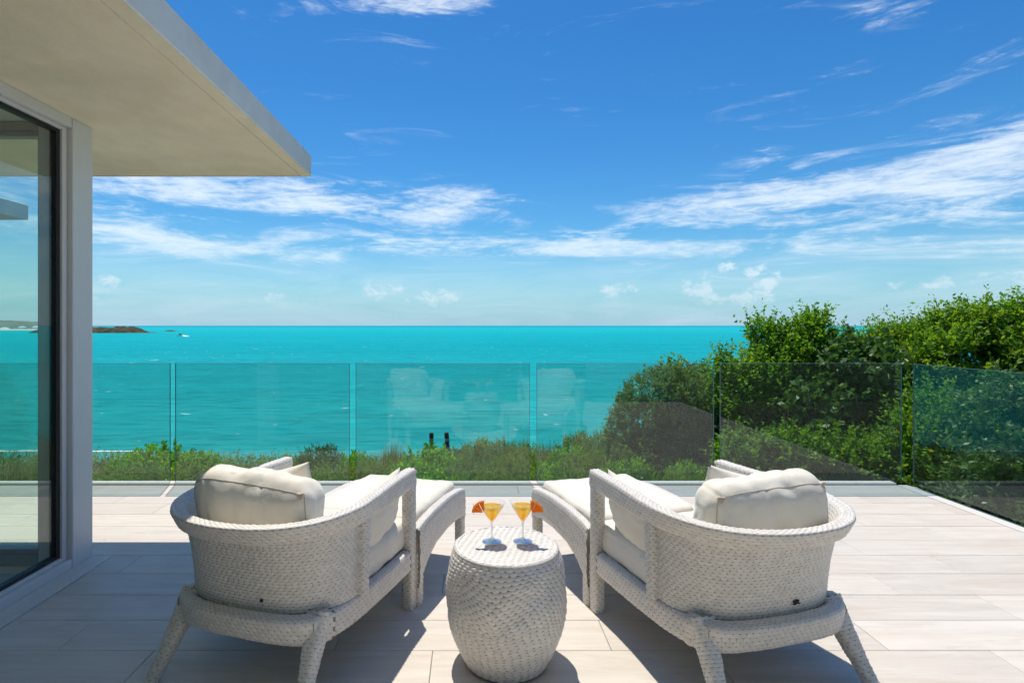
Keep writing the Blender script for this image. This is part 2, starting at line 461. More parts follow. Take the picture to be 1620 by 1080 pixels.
M['darkleaf'] = m_leaf('dark_glossy_leaf', [(0, (0.060, 0.137, 0.036)), (.6, (0.103, 0.210, 0.054)), (.95, (0.188, 0.257, 0.090)), (1, (0.378, 0.270, 0.120))], .25, .55, .35)
M['treeleaf'] = m_leaf('mid_green_leaf', [(0, (0.074, 0.184, 0.020)), (.55, (0.137, 0.304, 0.029)), (.80, (0.243, 0.412, 0.046)), (.87, (0.465, 0.454, 0.052)), (1, (0.700, 0.368, 0.042))], .5, .5, .38)
M['lacy'] = m_leaf('yellow_green_leaf', [(0, (0.077, 0.195, 0.020)), (.5, (0.146, 0.306, 0.029)), (.85, (0.293, 0.408, 0.043)), (1, (0.462, 0.297, 0.077))], .52, .45, .4)
M['grass'] = m_leaf('coarse_grass', [(0, (0.108, 0.162, 0.046)), (.6, (0.198, 0.234, 0.072)), (1, (0.432, 0.360, 0.180))], .3, .3, .5)

def m_ground():
    m, t, o = mat('scrub_ground'); g = geopos(t)
    n = t.noise(g, 1.2, 7, .65); n2 = t.noise(g, 9, 5, .6)
    c = t.mix(t.rng(n, .35, .65), (.040, .060, .018), (.115, .105, .055))
    c = t.mix(t.rng(n2, .55, .75), c, (.16, .14, .09))
    p = principled(t, o, Base_Color=c, Roughness=.95); t.l.new(t.bump(n2, .8, .06), p.inputs['Normal']); return m
M['ground'] = m_ground()
def m_land(name, a, b, sc):
    m, t, o = mat(name); g = geopos(t)
    n = t.noise(g, sc, 8, .7)
    p = principled(t, o, Base_Color=t.mix(t.rng(n, .38, .62), a, b), Roughness=.95); p.inputs['Specular IOR Level'].default_value = .1
    t.l.new(t.bump(n, 1.0, 3.0), p.inputs['Normal']); return m
M['isle'] = m_land('island_scrub', (.035, .050, .022), (.115, .095, .060), .12)
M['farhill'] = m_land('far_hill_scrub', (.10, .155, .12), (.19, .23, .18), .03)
M['rock'] = m_land('dark_shore_rock', (.050, .042, .036), (.15, .12, .10), .2)

# ------------------------------------------------------------------ large structure: deck
DECK_Y1, DECK_X1, PITCH = 5.03, 3.86, 0.2535
deck = MB().box(-7.4, DECK_X1 + .045, -1.2, DECK_Y1 + .03, -.34, -.022).build('deck', M['grout']); tag(deck, kind='structure')
joint0 = 3.47                                    # a joint line of the plank rows
lines = sorted(joint0 + k * PITCH for k in range(-19, 7))
lines = [y for y in lines if -1.1 < y < DECK_Y1 - .1] + [DECK_Y1 - .035]
LEN = 1.20
tile_meshes = {}
def tile_obj(x0, x1, y0, y1):
    key = (round(x1 - x0, 3), round(y1 - y0, 3))
    if key not in tile_meshes:
        o = MB().box(0, key[0], 0, key[1], -.022, 0.0, .0022).build('tile', M['tile']); tile_meshes[key] = o.data
    else:
        o = bpy.data.objects.new('tile', tile_meshes[key]); C.objects.link(o)
    o.parent = deck; o.location = (x0, y0, random.uniform(-.0006, .0004)); return o
STRIP_X = -2.17
tr = random.Random(5)
for i in range(len(lines) - 1):
    y0, y1 = lines[i] + .0012, lines[i + 1] - .0012
    # left start: beside the house strip, or further left in front of the house
    left = STRIP_X if y1 < 3.44 else -7.2
    offs = (i % 3) * .41 + tr.uniform(-.03, .03)
    x = left - (offs if y1 < 3.44 else 0)
    cuts = [left]
    x = left + LEN - offs
    while x < DECK_X1 - .16:
        if x - cuts[-1] > .12: cuts.append(x)
        x += LEN
    cuts.append(DECK_X1 - .12)
    for a, b in zip(cuts[:-1], cuts[1:]): tile_obj(a + .0012, b - .0012, y0, y1)
# stone edge strips: along the railings and along the house door
tag(MB().box(-7.2, DECK_X1 - .12, DECK_Y1 - .033, DECK_Y1 + .045, -.3, .018, .003).build('front_edge_trim', M['trim'], deck))
tag(MB().box(DECK_X1 - .118, DECK_X1 - .03, -1.1, DECK_Y1 - .036, -.3, .004, .003).build('side_edge_trim', M['trim'], deck))
MB().box(DECK_X1 - .028, DECK_X1 + .03, -1.1, DECK_Y1 - .036, -.3, -.010, .002).build('rail_channel', M['alu_dark'], deck)
MB().box(-2.29, STRIP_X - .003, -1.1, 3.44, -.03, .010, .003).build('door_threshold', M['trim'], deck)

# ------------------------------------------------------------------ house corner with its roof
house = empty('house', (-2.4, 2.5, 0))
tag(house, 'white modern house with big glass walls under a flat cream roof overhang', 'house')
hp = dict(parent=house)
def hb(mb, name, m, parent=house, smooth=False):
    o = mb.build(name, m, None, smooth); o.parent = parent
    o.matrix_parent_inverse = Vectorless(parent); return o
def Vectorless(parent):
    bpy.context.view_layer.update(); return parent.matrix_world.inverted()
RX, RY, RZ, RT = -1.28, 4.57, 2.60, 2.765
hb(MB().box(-7.5, RX, -3.0, RY, RZ, RT, .006), 'roof_slab', M['fascia'])
hb(MB().box(-7.4, RX - .085, -2.9, RY - .045, RZ - .006, RZ - .001), 'soffit', M['soffit'])
hb(MB().box(RX - .073, RX - .004, -2.9, RY - .004, RZ - .006, RZ - .001).box(-7.4, RX - .075, RY - .035, RY - .004, RZ - .006, RZ - .001), 'drip_edge', M['soffit'])
# side wall: big fixed pane, frame, corner post
XW = -2.29
hb(MB().box(XW - .20, XW, 3.272, 3.446, .0, RZ - .007, .004), 'corner_post', M['alu'])
fr = hb(MB().box(XW - .10, XW - .002, -1.0, 3.269, .0, .062, .003).box(XW - .10, XW - .03, -1.0, 3.232, .0622, .082, .003)
        .box(XW - .10, XW - .002, -1.0, 3.269, 2.535, RZ - .007, .003).box(XW - .10, XW - .03, -1.0, 3.232, 2.513, 2.5348, .003)
        .box(XW - .10, XW - .03, 3.232, 3.269, .0624, 2.5346, .003), 'window_frame', M['alu'])
hb(MB().box(XW - .085, XW - .045, -1.0, 3.205, .0825, .100).box(XW - .085, XW - .045, -1.0, 3.205, 2.495, 2.5125)
   .box(XW - .085, XW - .045, 3.205, 3.2315, .0825, 2.5125), 'gasket', M['gasket'], fr)
hb(MB().box(XW - .068, XW - .060, -1.0, 3.2045, .1005, 2.4945), 'glass_pane', M['win_glass'], fr)
# front window of the glass corner room
YF = 3.40
ff = hb(MB().box(-6.4, -2.495, YF - .08, YF + .04, .0, .055, .003).box(-6.4, -2.495, YF - .05, YF + .015, .0552, .085, .003)
        .box(-6.4, -2.495, YF - .08, YF + .04, 2.545, 2.593, .003).box(-6.4, -2.495, YF - .05, YF + .015, 2.515, 2.5448, .003)
        .box(-2.545, -2.496, YF - .06, YF + .03, .0854, 2.5146, .003).box(-4.45, -4.38, YF - .05, YF + .02, .0854, 2.5146, .003), 'window_frame', M['alu_dark'])
hb(MB().box(-6.4, -2.55, YF - .016, YF - .008, .0856, 2.5144), 'glass_pane', M['win_glass'], ff)
hb(MB().box(-6.5, XW - .11, -3.0, YF - .09, -.03, -.004), 'room_floor', M['int_floor'])
hb(MB().box(-6.5, XW - .11, -2.9, YF - .30, 2.52, 2.592), 'room_ceiling', M['interior'])
hb(MB().box(-6.62, -6.502, -3.0, 3.46, -.02, RZ - .008), 'side_wall', M['fascia'])
hb(MB().box(-6.5, XW - .002, -1.16, -1.02, .0, RZ - .008), 'partition_wall', M['interior'])
# the rear wing behind the viewpoint (seen mirrored in the railing), with a higher roof that shades it
hb(MB().box(-1.9, 4.0, -3.1, -1.3, 2.3, 3.30).box(2.4, 4.0, -1.55, -1.3, -.02, 2.299), 'wing_wall', M['fascia'])
hb(MB().box(-1.27, 4.4, -3.1, .75, 3.302, 3.46, .006), 'wing_roof', M['fascia'])
wf = hb(MB().box(-1.899, 2.399, -1.42, -1.31, -.02, .06).box(-1.899, -1.81, -1.4, -1.32, .0602, 2.298).box(.95, 1.03, -1.4, -1.32, .0602, 2.298).box(2.31, 2.399, -1.4, -1.32, .0602, 2.298), 'window_frame', M['alu'])
hb(MB().box(-1.809, .949, -1.368, -1.36, .061, 2.297).box(1.031, 2.309, -1.368, -1.36, .061, 2.297), 'glass_pane', M['win_glass'], wf)
hb(MB().box(-1.9, 4.0, -3.1, -3.0, .0, 2.3).box(-1.9, 4.0, -2.999, -1.56, -.03, -.004), 'wing_room', M['interior'])

# neighbouring pavilion glimpsed through the glass corner
pav = empty('pavilion', (-9, 9, -1)); tag(pav, 'neighbouring pavilion roof glimpsed through the glass corner of the house', 'pavilion')
hb(MB().box(-12, -5.03, 4.75, 6.47, 2.60, 2.77, .006), 'roof_slab', M['fascia'], pav)
hb(MB().box(-11.9, -7.6, 4.8, 5.6, -3.0, 2.598), 'wall', M['fascia'], pav)

# ------------------------------------------------------------------ glass railing panels
GZ0, GZ1 = .022, 1.068
def glass_panel(p0, p1, label):
    p0, p1 = Vector(p0), Vector(p1); d = p1 - p0; L = d.length
    e = empty('glass_panel', ((p0.x + p1.x) / 2, (p0.y + p1.y) / 2, GZ0), atan2(d.y, d.x))
    tag(e, label, 'glass panel', 'frameless glass railing panels')
    h = GZ1 - GZ0; th = .006
    MB().box(-L / 2 + .003, L / 2 - .003, -th, th, .0, h - .003).build('pane', M['rail_glass'], e)
    # polished edges show green
    MB().box(-L / 2, L / 2, -th, th, h - .0028, h).box(-L / 2, -L / 2 + .0028, -th, th, 0, h - .003).box(L / 2 - .0028, L / 2, -th, th, 0, h - .003).build('polished_edge', M['glass_edge'], e)
    return e
YG = DECK_Y1 + .008
def gx(px): return (px - CX) / F_PX * YG
names = [(-300, -22, 'glass railing panel seen only through the glass corner of the house'),
         (-13, 269.5, 'glass railing panel just right of the white corner post'),
         (277.5, 553, 'glass railing panel directly behind the left armchair pillow'),
         (563, 838, 'glass railing panel behind the two cocktails, with a chair reflected in it'),
         (849, 1129, 'glass railing panel in front of the dark rounded shrub'),
         (1139, 1426, 'glass railing panel behind the right armchair, last before the corner')]
for a, b, lab in names: glass_panel((gx(a), YG, 0), (gx(b), YG, 0), lab)
glass_panel((DECK_X1, 4.96, 0), (DECK_X1, 3.46, 0), 'glass panel at the right edge of deck, running toward the viewer')
glass_panel((DECK_X1, 3.40, 0), (DECK_X1, 1.90, 0), 'nearest side railing glass panel, beyond the right picture edge')

# ------------------------------------------------------------------ terrain and sea
SEA_Z = -9.0
def ground_z(x, y):
    base = -1.1 - .13 * max(0, y - 5) - .13 * max(0, y - 16)
    base += .7 * max(0., min(1., (x - 1.0) / 4.0)) * max(0, 1 - max(0, y - 10) / 18)
    base += .25 * mnoise.noise((x * .22, y * .22, 3.1))
    return base
def terrain():
    xs = np.concatenate([np.linspace(-90, -16, 20), np.linspace(-14, 16, 46), np.linspace(18, 90, 20)])
    ys = np.concatenate([np.linspace(-40, -4, 8), np.linspace(4.0, 30, 42), np.linspace(32, 60, 18)])
    V = []
    for y in ys:
        for x in xs:
            z = ground_z(x, y) if y > 3 else -1.3
            if y >= 4 and y < 5.2: z = min(z, -1.0)
            V.append((x, y, z))
    n = len(xs)
    Q = [(j * n + i, j * n + i + 1, (j + 1) * n + i + 1, (j + 1) * n + i) for j in range(len(ys) - 1) for i in range(n - 1)]
    o = mesh_obj('hillside', V, [Q], M['ground'], None, True); tag(o, kind='structure')
terrain()
def sea():
    ys = np.array([20, 60, 120, 250, 500, 1000, 2500, 6000, 15000, 40000, 120000.]); V = []; xs = np.linspace(-1, 1, 9)
    for y in ys:
        for x in xs: V.append((x * max(3.0 * y, 400), y, SEA_Z))
    n = len(xs)
    Q = [(j * n + i, j * n + i + 1, (j + 1) * n + i + 1, (j + 1) * n + i) for j in range(len(ys) - 1) for i in range(n - 1)]
    o = mesh_obj('sea', V, [Q], M['sea']); tag(o, kind='structure')
sea()
# surf line where the water meets the shore
def surf():
    mb = MB(); r = random.Random(3)
    V = []; n = 32
    for i in range(n):
        x = -44 + i * .55; y = 47.0 + .9 * mnoise.noise((x * .15, 0, 0)) - max(0, (x + 26)) * .18
        w = .35 + .35 * mnoise.noise((x * .8, 4, 1))
        V += [(x, y, SEA_Z + .03), (x, y + max(.08, w), SEA_Z + .03)]
    Q = [(2 * i, 2 * i + 2, 2 * i + 3, 2 * i + 1) for i in range(n - 1)]
    o = mesh_obj('surf', V, [Q], M['foam']); tag(o, kind='structure')
surf()

# far land, island, rock, boat
def land(name, px0, px1, prof, D, depth, m, seed, nx=80, wob=.25, tagk='structure'):
    """ridge standing at distance D; prof(s) gives its height above the sea along its length"""
    ny = 14; V = []
    for j in range(ny):
        t_ = j / (ny - 1)
        for i in range(nx):
            s_ = i / (nx - 1)
            x = ((px0 + (px1 - px0) * s_) - CX) / F_PX * D
            y = D + (t_ - .3) * depth
            env = max(0., 1 - abs(t_ - .5) * 2) ** .6 if 0 < t_ < 1 else 0
            h = prof(s_) * env * (1 + wob * mnoise.fractal((s_ * 22 + seed, t_ * 5, seed), 1.0, 2.0, 5))
            V.append((x, y, SEA_Z - .4 + max(0, h)))
    Q = [(j * nx + i, j * nx + i + 1, (j + 1) * nx + i + 1, (j + 1) * nx + i) for j in range(ny - 1) for i in range(nx - 1)]
    o = mesh_obj(name, V, [Q], m, None, False); tag(o, kind=tagk); return o
DI = 900 * 10.4 / 11.5
def isl(s):
    h = 8.2 * min(1, s * 30 + .8) if s < .72 else 9.6
    if .60 < s < .86: h = 9.8 + 1.4 * mnoise.noise((s * 40, 1, 1))
    if s >= .80: h = max(0.8, 10.0 * (1 - (s - .80) / .06)) if s < .86 else 2.4 * (1 - (s - .86) / .14)
    return max(0, h)
land('island', 60, 243, isl, DI, 60, M['isle'], 2.0)
land('shore_rock', 259, 276, lambda s: 2.6 * math.sin(pi * s) ** .6, 900 * 10.4 / 9.0, 20, M['rock'], 5.0, 24, .5)
land('far_hill', -420, 112, lambda s: 78 * (.75 + .25 * math.sin(s * 7)) * (1 if s < .72 else max(0, 1 - (s - .72) / .30)) * .62, 1450, 420, M['farhill'], 9.0, 90, .18)
land('beach', -420, 104, lambda s: 3.2, 1290, 46, M['sand'], 11., 60, .05)
def villa(px, py, wpx, D, label, k):
    x = (px - CX) / F_PX * D; z = CAM_Z - (py - CY) / F_PX * D; w = wpx / F_PX * D
    e = empty('villa', (x, D, z)); tag(e, label, 'villa', 'white villas on the far shore')
    MB().box(-w / 2, w / 2, 0, w * .6, -9, .9 * w * .12).build('wall', M['white_paint'], e)
    hh = w * .22; z0 = .9 * w * .12 + .01
    v = [(-w * .56, -w * .06, z0), (w * .56, -w * .06, z0), (w * .56, w * .66, z0), (-w * .56, w * .66, z0), (-w * .2, w * .3, z0 + hh), (w * .2, w * .3, z0 + hh)]
    MB().add(v, [(0, 1, 5, 4), (2, 3, 4, 5), (3, 2, 1, 0)], [(1, 2, 5), (3, 0, 4)]).build('roof', M['white_paint'], e)
for k, (px, py, w, l) in enumerate([(4, 521.5, 12, 'long white villa at the far left of the distant shore'), (33, 518.8, 9, 'white villa second from left on the distant shore'),
                                 (55, 518.8, 9.5, 'white hip roofed villa in the middle of the distant shore'), (76, 518.5, 7, 'rightmost white villa on the distant shore by the window jamb')]):
    villa(px, py, w, 1330, l, k)
def boat():
    D = 900 * 10.4 / 16.0; x = (285 - CX) / F_PX * D
    e = empty('motorboat', (x, D, SEA_Z)); tag(e, 'tiny white motorboat speeding across the turquoise bay with a wake', 'boat')
    hull = [(-4.2, 0, 1.2), (-2.2, -1.2, 1.1), (3.2, -1.3, .9), (3.2, 1.3, .9), (-2.2, 1.2, 1.1), (-3.2, 0, -.2), (-2, -.7, -.3), (3.1, -.9, -.3), (3.1, .9, -.3), (-2, .7, -.3)]
    MB().add(hull, [(0, 1, 6, 5), (1, 2, 7, 6), (2, 3, 8, 7), (3, 4, 9, 8), (4, 0, 5, 9), (1, 4, 3, 2)], [(0, 4, 1)]).build('hull', M['hull'], e)
    MB().box(-.9, 1.2, -.8, .8, 1.12, 2.1, .1).build('cabin', M['dark_metal'], e)
    V = []; n = 26
    for i in range(n):
        s = i / (n - 1); xx = x + 3.4 + s * 21; w = (.9 + 1.6 * s) * (1 - .55 * s) ; yy = D - s * 34
        V += [(xx, yy - w * 4, SEA_Z + .05 + .25 * (1 - s)), (xx, yy, SEA_Z + .5 * (1 - s) + .07), (xx, yy + w * 4, SEA_Z + .05 + .25 * (1 - s))]
    Q = [(3 * i + k, 3 * i + 3 + k, 3 * i + 4 + k, 3 * i + 1 + k) for i in range(n - 1) for k in (0, 1)]
    o = mesh_obj('wake', V, [Q], M['foam']); tag(o, kind='structure')
boat()

# ------------------------------------------------------------------ vegetation
def shoots_to_leaves(P, D, L, nleaf, size, r, droop=.2, aspect=.45, up=.5, colour_bias=None):
    """P,D,L: shoot bases, directions, lengths -> leaf quads along every shoot"""
    n = len(P); k = nleaf
    s = (np.arange(k)[None, :] + r.random((n, k))) / k
    base = P[:, None, :] + D[:, None, :] * (L[:, None] * s)[..., None]
    rv = r.normal(size=(n, k, 3)); rv /= np.linalg.norm(rv, axis=2, keepdims=True)
    dirv = rv * .9 + D[:, None, :] * .55 + np.array([0, 0, .12 - droop])
    dirv /= np.linalg.norm(dirv, axis=2, keepdims=True)
    nv = r.normal(size=(n, k, 3)) * .55 + np.array([0, 0, up])
    side = np.cross(dirv, nv); side /= np.linalg.norm(side, axis=2, keepdims=True) + 1e-9
    nor = np.cross(side, dirv)
    sz = (size * (.65 + .7 * r.random((n, k))) * (1.05 - .35 * s))[..., None]
    a = base; tip = base + dirv * sz
    mid = base + dirv * sz * .5 - nor * sz * .10
    l = mid + side * sz * aspect * .5 + nor * sz * .10; rr = mid - side * sz * aspect * .5 + nor * sz * .10
    V = np.stack([a, rr, tip, l], axis=2).reshape(-1, 3)
    Q = np.arange(len(V)).reshape(-1, 4)
    tint = r.random((n, k)) * .75 + r.random((n, 1)) * .25
    if colour_bias is not None: tint = np.clip(tint * .8 + colour_bias[:, None], 0, 1)
    return V, Q, np.repeat(tint.ravel(), 4)

def crown(name, lobes, nsh, nleaf, size, m, seed, parent, shoot=(.18, .40), upd=.55, stems=True, aspect=.45, fill=.55, clumps=0):
    r = np.random.default_rng(seed)
    lob = np.array(lobes, dtype=float); vol = (lob[:, 3] * lob[:, 4] * lob[:, 5]) ** .7
    ids = r.choice(len(lob), nsh, p=vol / vol.sum())
    d = r.normal(size=(nsh, 3)); d /= np.linalg.norm(d, axis=1, keepdims=True)
    rad = fill + (1 - fill) * r.random(nsh) ** .6
    Cc, Rr = lob[ids, :3], lob[ids, 3:6]
    P = Cc + d * Rr * rad[:, None]
    # clumpy: keep shoots where a soft noise is high so gaps show
    keep = np.array([mnoise.noise((p[0] * 2.3 + seed, p[1] * 2.3, p[2] * 2.3)) > -.28 for p in P])
    P, d, rad = P[keep], d[keep], rad[keep]
    D = d * .6 + np.array([0, 0, upd]) + r.normal(size=P.shape) * .28
    D /= np.linalg.norm(D, axis=1, keepdims=True)
    L = shoot[0] + (shoot[1] - shoot[0]) * r.random(len(P)) ** 1.6
    bias = np.array([.14 * mnoise.noise((p[0] * 1.1, p[1] * 1.1 + seed, p[2] * 1.1)) + .1 for p in P])
    V, Q, tint = shoots_to_leaves(P, D, L, nleaf, size, r, aspect=aspect, colour_bias=bias)
    o = mesh_obj(name, V, [Q], m, parent, False, {'tint': tint}); o['kind'] = 'stuff'
    if stems:
        mb = MB(); sel = r.choice(len(P), min(len(P), 160), replace=False)
        for i in sel: mb.tube([P[i] - D[i] * .25, P[i], P[i] + D[i] * L[i] * .9], [.006, .005, .0025], 4, False)
        tw = mb.build('twigs', M['bark'], parent, True, False); tw['kind'] = 'stuff'
    return o

def tree(name, loc, lobes, nsh, nleaf, size, m, seed, label, cat='tree', group=None, **kw):
    e = empty(name, loc); tag(e, label, cat, group)
    r = random.Random(seed)
    mb = MB()
    top = max(l[2] for l in lobes)
    mid = Vector((r.uniform(-.1, .1), r.uniform(-.1, .1), top * .45))
    mb.tube([(0, 0, -.5), (0.03, 0, top * .2), mid], [.09, .075, .06], 8)
    for l in lobes:
        c = Vector(l[:3]); q = mid.lerp(c, .5) + Vector((r.uniform(-.15, .15), r.uniform(-.15, .15), r.uniform(-.1, .1)))
        mb.tube([mid, q, c], [.05, .035, .018], 6)
        for k in range(5):
            dd = Vector((r.uniform(-1, 1) * l[3], r.uniform(-1, 1) * l[4], r.uniform(-.4, 1) * l[5])) * .75
            mb.tube([c, c + dd * .5 + Vector((0, 0, .05)), c + dd], [.018, .012, .005], 5)
    mb.build('trunk', M['bark'], e, True, False)
    crown('crown', lobes, nsh, nleaf, size, m, seed, e, **kw)
    return e

def lob(px, py, rpx, Y, e, rz=None, ry=None):
    """lobe centred on a photo pixel at depth Y, in coordinates of a tree standing at e"""
    k = Y / F_PX
    return ((px - CX) * k - e[0], Y - e[1], CAM_Z - (py - CY) * k - e[2], rpx * k, (ry or rpx * .8) * k, (rz or rpx) * k)

# -- the big shrubs and trees to the right of the deck
e = (2.75, 8.7, -2.0)
tree('rounded_shrub', e, [lob(1060, 660, 85, 8.6, e, 80), lob(1090, 640, 60, 8.4, e, 62), lob(1010, 690, 50, 8.5, e, 62), lob(1100, 720, 60, 8.2, e, 70), lob(1030, 740, 70, 8.3, e, 60)],
     5600, 14, .050, M['silver'], 11, 'dark grey green rounded shrub behind the glass, left of the tall trees', 'shrub', shoot=(.06, .16), upd=.3, aspect=.42, fill=.72)
e = (3.45, 9.6, -2.0)
tree('slender_tree', e, [lob(1088, 585, 26, 9.6, e, 26), lob(1065, 615, 22, 9.6, e, 26), lob(1100, 640, 34, 9.5, e, 45), lob(1080, 700, 40, 9.5, e, 60)],
     640, 13, .085, M['treeleaf'], 12, 'slender young tree peeping above the dark rounded shrub', shoot=(.18, .42), upd=1.1, aspect=.5)
e = (4.1, 8.2, -1.8)
tree('upright_tree', e, [lob(1208, 562, 30, 8.2, e, 42), lob(1232, 580, 22, 8.2, e, 34), lob(1180, 608, 34, 8.1, e, 50), lob(1165, 690, 44, 8.0, e, 75), lob(1225, 650, 60, 8.0, e, 80), lob(1150, 590, 14, 8.2, e, 22)],
     3000, 14, .074, M['treeleaf'], 13, 'bushy tree with upright leafy tips, just right of the dark rounded shrub', shoot=(.16, .46), upd=1.0, aspect=.5)
e = (4.9, 8.0, -1.8)
tree('pointed_tree', e, [lob(1280, 548, 30, 8.0, e, 40), lob(1256, 575, 24, 8.0, e, 36), lob(1295, 592, 34, 7.9, e, 50), lob(1260, 620, 45, 7.9, e, 60), lob(1310, 680, 60, 7.7, e, 80)],
     2800, 14, .075, M['treeleaf'], 14, 'tallest pointed bushy tree in the middle of the right hand trees', shoot=(.16, .48), upd=1.0, aspect=.5)
e = (5.5, 7.6, -1.6)
tree('sea_grape', e, [lob(1360, 590, 55, 7.5, e, 50), lob(1345, 660, 60, 7.3, e, 70), lob(1400, 700, 60, 7.2, e, 70), lob(1275, 690, 50, 7.3, e, 60)],
     1500, 10, .105, M['darkleaf'], 15, 'dark broad leaved bush with orange leaves below the lacy trees', 'bush', shoot=(.12, .34), upd=.5, aspect=.85)
e = (6.0, 8.2, -1.6)
tree('lacy_tree', e, [lob(1375, 562, 36, 8.2, e, 26), lob(1425, 548, 40, 8.2, e, 26), lob(1470, 552, 36, 8.1, e, 32), lob(1440, 600, 65, 8.0, e, 46)],
     2500, 15, .068, M['lacy'], 16, 'yellow green lacy tree with flat feathery top, left of the tallest mass', shoot=(.14, .46), upd=.35, aspect=.42)
e = (6.9, 7.8, -1.5)
tree('spreading_tree', e, [lob(1518, 532, 34, 7.8, e, 36), lob(1556, 538, 30, 7.8, e, 42), lob(1600, 536, 44, 7.7, e, 44), lob(1655, 530, 50, 7.7, e, 48), lob(1500, 588, 60, 7.6, e, 55), lob(1590, 600, 75, 7.5, e, 60), lob(1680, 590, 70, 7.4, e, 70)],
     4800, 14, .074, M['lacy'], 17, 'wide spreading green tree at the far right, highest of all', shoot=(.14, .46), upd=.6, aspect=.5)
e = (5.0, 6.3, -1.6)
tree('side_bush', e, [lob(1480, 690, 60, 6.3, e, 60), lob(1460, 760, 60, 6.2, e, 55), lob(1540, 730, 60, 6.1, e, 70), lob(1400, 745, 45, 6.4, e, 40)],
     2700, 13, .063, M['treeleaf'], 18, 'green bush just outside the deck corner behind the side glass', 'bush', shoot=(.12, .36), upd=.6, aspect=.5)
e = (5.6, 5.4, -1.6)
tree('dark_edge_bush', e, [lob(1600, 690, 80, 5.6, e, 75), lob(1680, 720, 90, 5.2, e, 95), lob(1590, 790, 75, 5.2, e, 65), lob(1680, 830, 90, 4.9, e, 80)],  # bush with the dark green leaf colour
     2400, 13, .070, M['darkleaf'], 19, 'dark green bush at the right edge behind the side glass', 'bush', shoot=(.12, .36), upd=.6, aspect=.5)
e = (4.4, 6.7, -1.7)
tree('low_bush', e, [lob(1250, 730, 55, 6.8, e, 40), lob(1330, 735, 55, 6.7, e, 40), lob(1180, 735, 45, 6.9, e, 45)],
     1700, 13, .066, M['treeleaf'], 20, 'low leafy bush at the foot of the trees behind the corner glass panel', 'bush', shoot=(.10, .30), upd=.6, aspect=.5)

# -- low coastal scrub between deck and sea: a few bush kinds, copied
def bush_proto(name, m, seed, nsh, nleaf, size, **kw):
    e = empty(name); r = random.Random(seed)
    lobes = [(0, 0, .35, .75, .75, .50)] + [(r.uniform(-.55, .55), r.uniform(-.45, .45), .25 + r.uniform(0, .3), .38, .38, .32) for _ in range(6)]
    mb = MB()
    for k in range(9):
        a = r.uniform(0, 2 * pi); q = r.uniform(.2, .6)
        mb.tube([(0, 0, -.4), (cos(a) * q * .5, sin(a) * q * .5, .1), (cos(a) * q, sin(a) * q, .45)], [.03, .018, .006], 5)
    mb.build('stem', M['bark'], e, True, False)
    crown('foliage', lobes, nsh, nleaf, size, m, seed, e, stems=False, **kw)
    return e
def tuft_proto(name, m, seed, n=420):
    e = empty(name); r = np.random.default_rng(seed)
    a = r.random(n) * 2 * pi; lean = r.random(n) * .75; L = .55 + .55 * r.random(n); b = r.random(n) * .35; ab = r.random(n) * 2 * pi
    V = []; tint = []
    for i in range(n):
        o = np.array([cos(ab[i]) * b[i], sin(ab[i]) * b[i], -.1]); d = np.array([cos(a[i]), sin(a[i]), 0.])
        s = np.array([-sin(a[i]), cos(a[i]), 0]) * .012
        p1 = o + d * lean[i] * .35 * L[i] + np.array([0, 0, .6 * L[i]]); p2 = o + d * lean[i] * L[i] + np.array([0, 0, L[i] * (1 - .45 * lean[i])])
        V += [o - s, o + s, p1 + s * .8, p1 - s * .8, p2]; tint += [r.random()] * 5
    idx = np.arange(n) * 5
    o_ = mesh_obj('blades', V, [np.stack([idx, idx + 1, idx + 2, idx + 3], 1), np.stack([idx + 3, idx + 2, idx + 4], 1)], m, e, False, {'tint': tint}); o_['kind'] = 'stuff'
    return e
kinds = {'bright': bush_proto('green_bush', M['hedge'], 31, 640, 11, .105, shoot=(.08, .22), upd=.6, aspect=.6),
         'olive': bush_proto('olive_bush', M['olive'], 32, 1100, 14, .060, shoot=(.08, .24), upd=.7, aspect=.4),
         'silver': bush_proto('grey_bush', M['silver'], 33, 1200, 14, .042, shoot=(.06, .20), upd=.5, aspect=.45),
         'dark': bush_proto('dark_bush', M['darkleaf'], 34, 900, 12, .060, shoot=(.08, .22), upd=.5, aspect=.5),
         'tuft': tuft_proto('grass_tuft', M['grass'], 35)}
catn = {'bright': 'bush', 'olive': 'bush', 'silver': 'bush', 'dark': 'bush', 'tuft': 'grass tuft'}
grp = {'bright': 'bright green bushes below the deck', 'olive': 'olive bushes below the deck', 'silver': 'grey green bushes below the deck',
       'dark': 'dark bushes below the deck', 'tuft': 'tall grass tufts below the deck'}
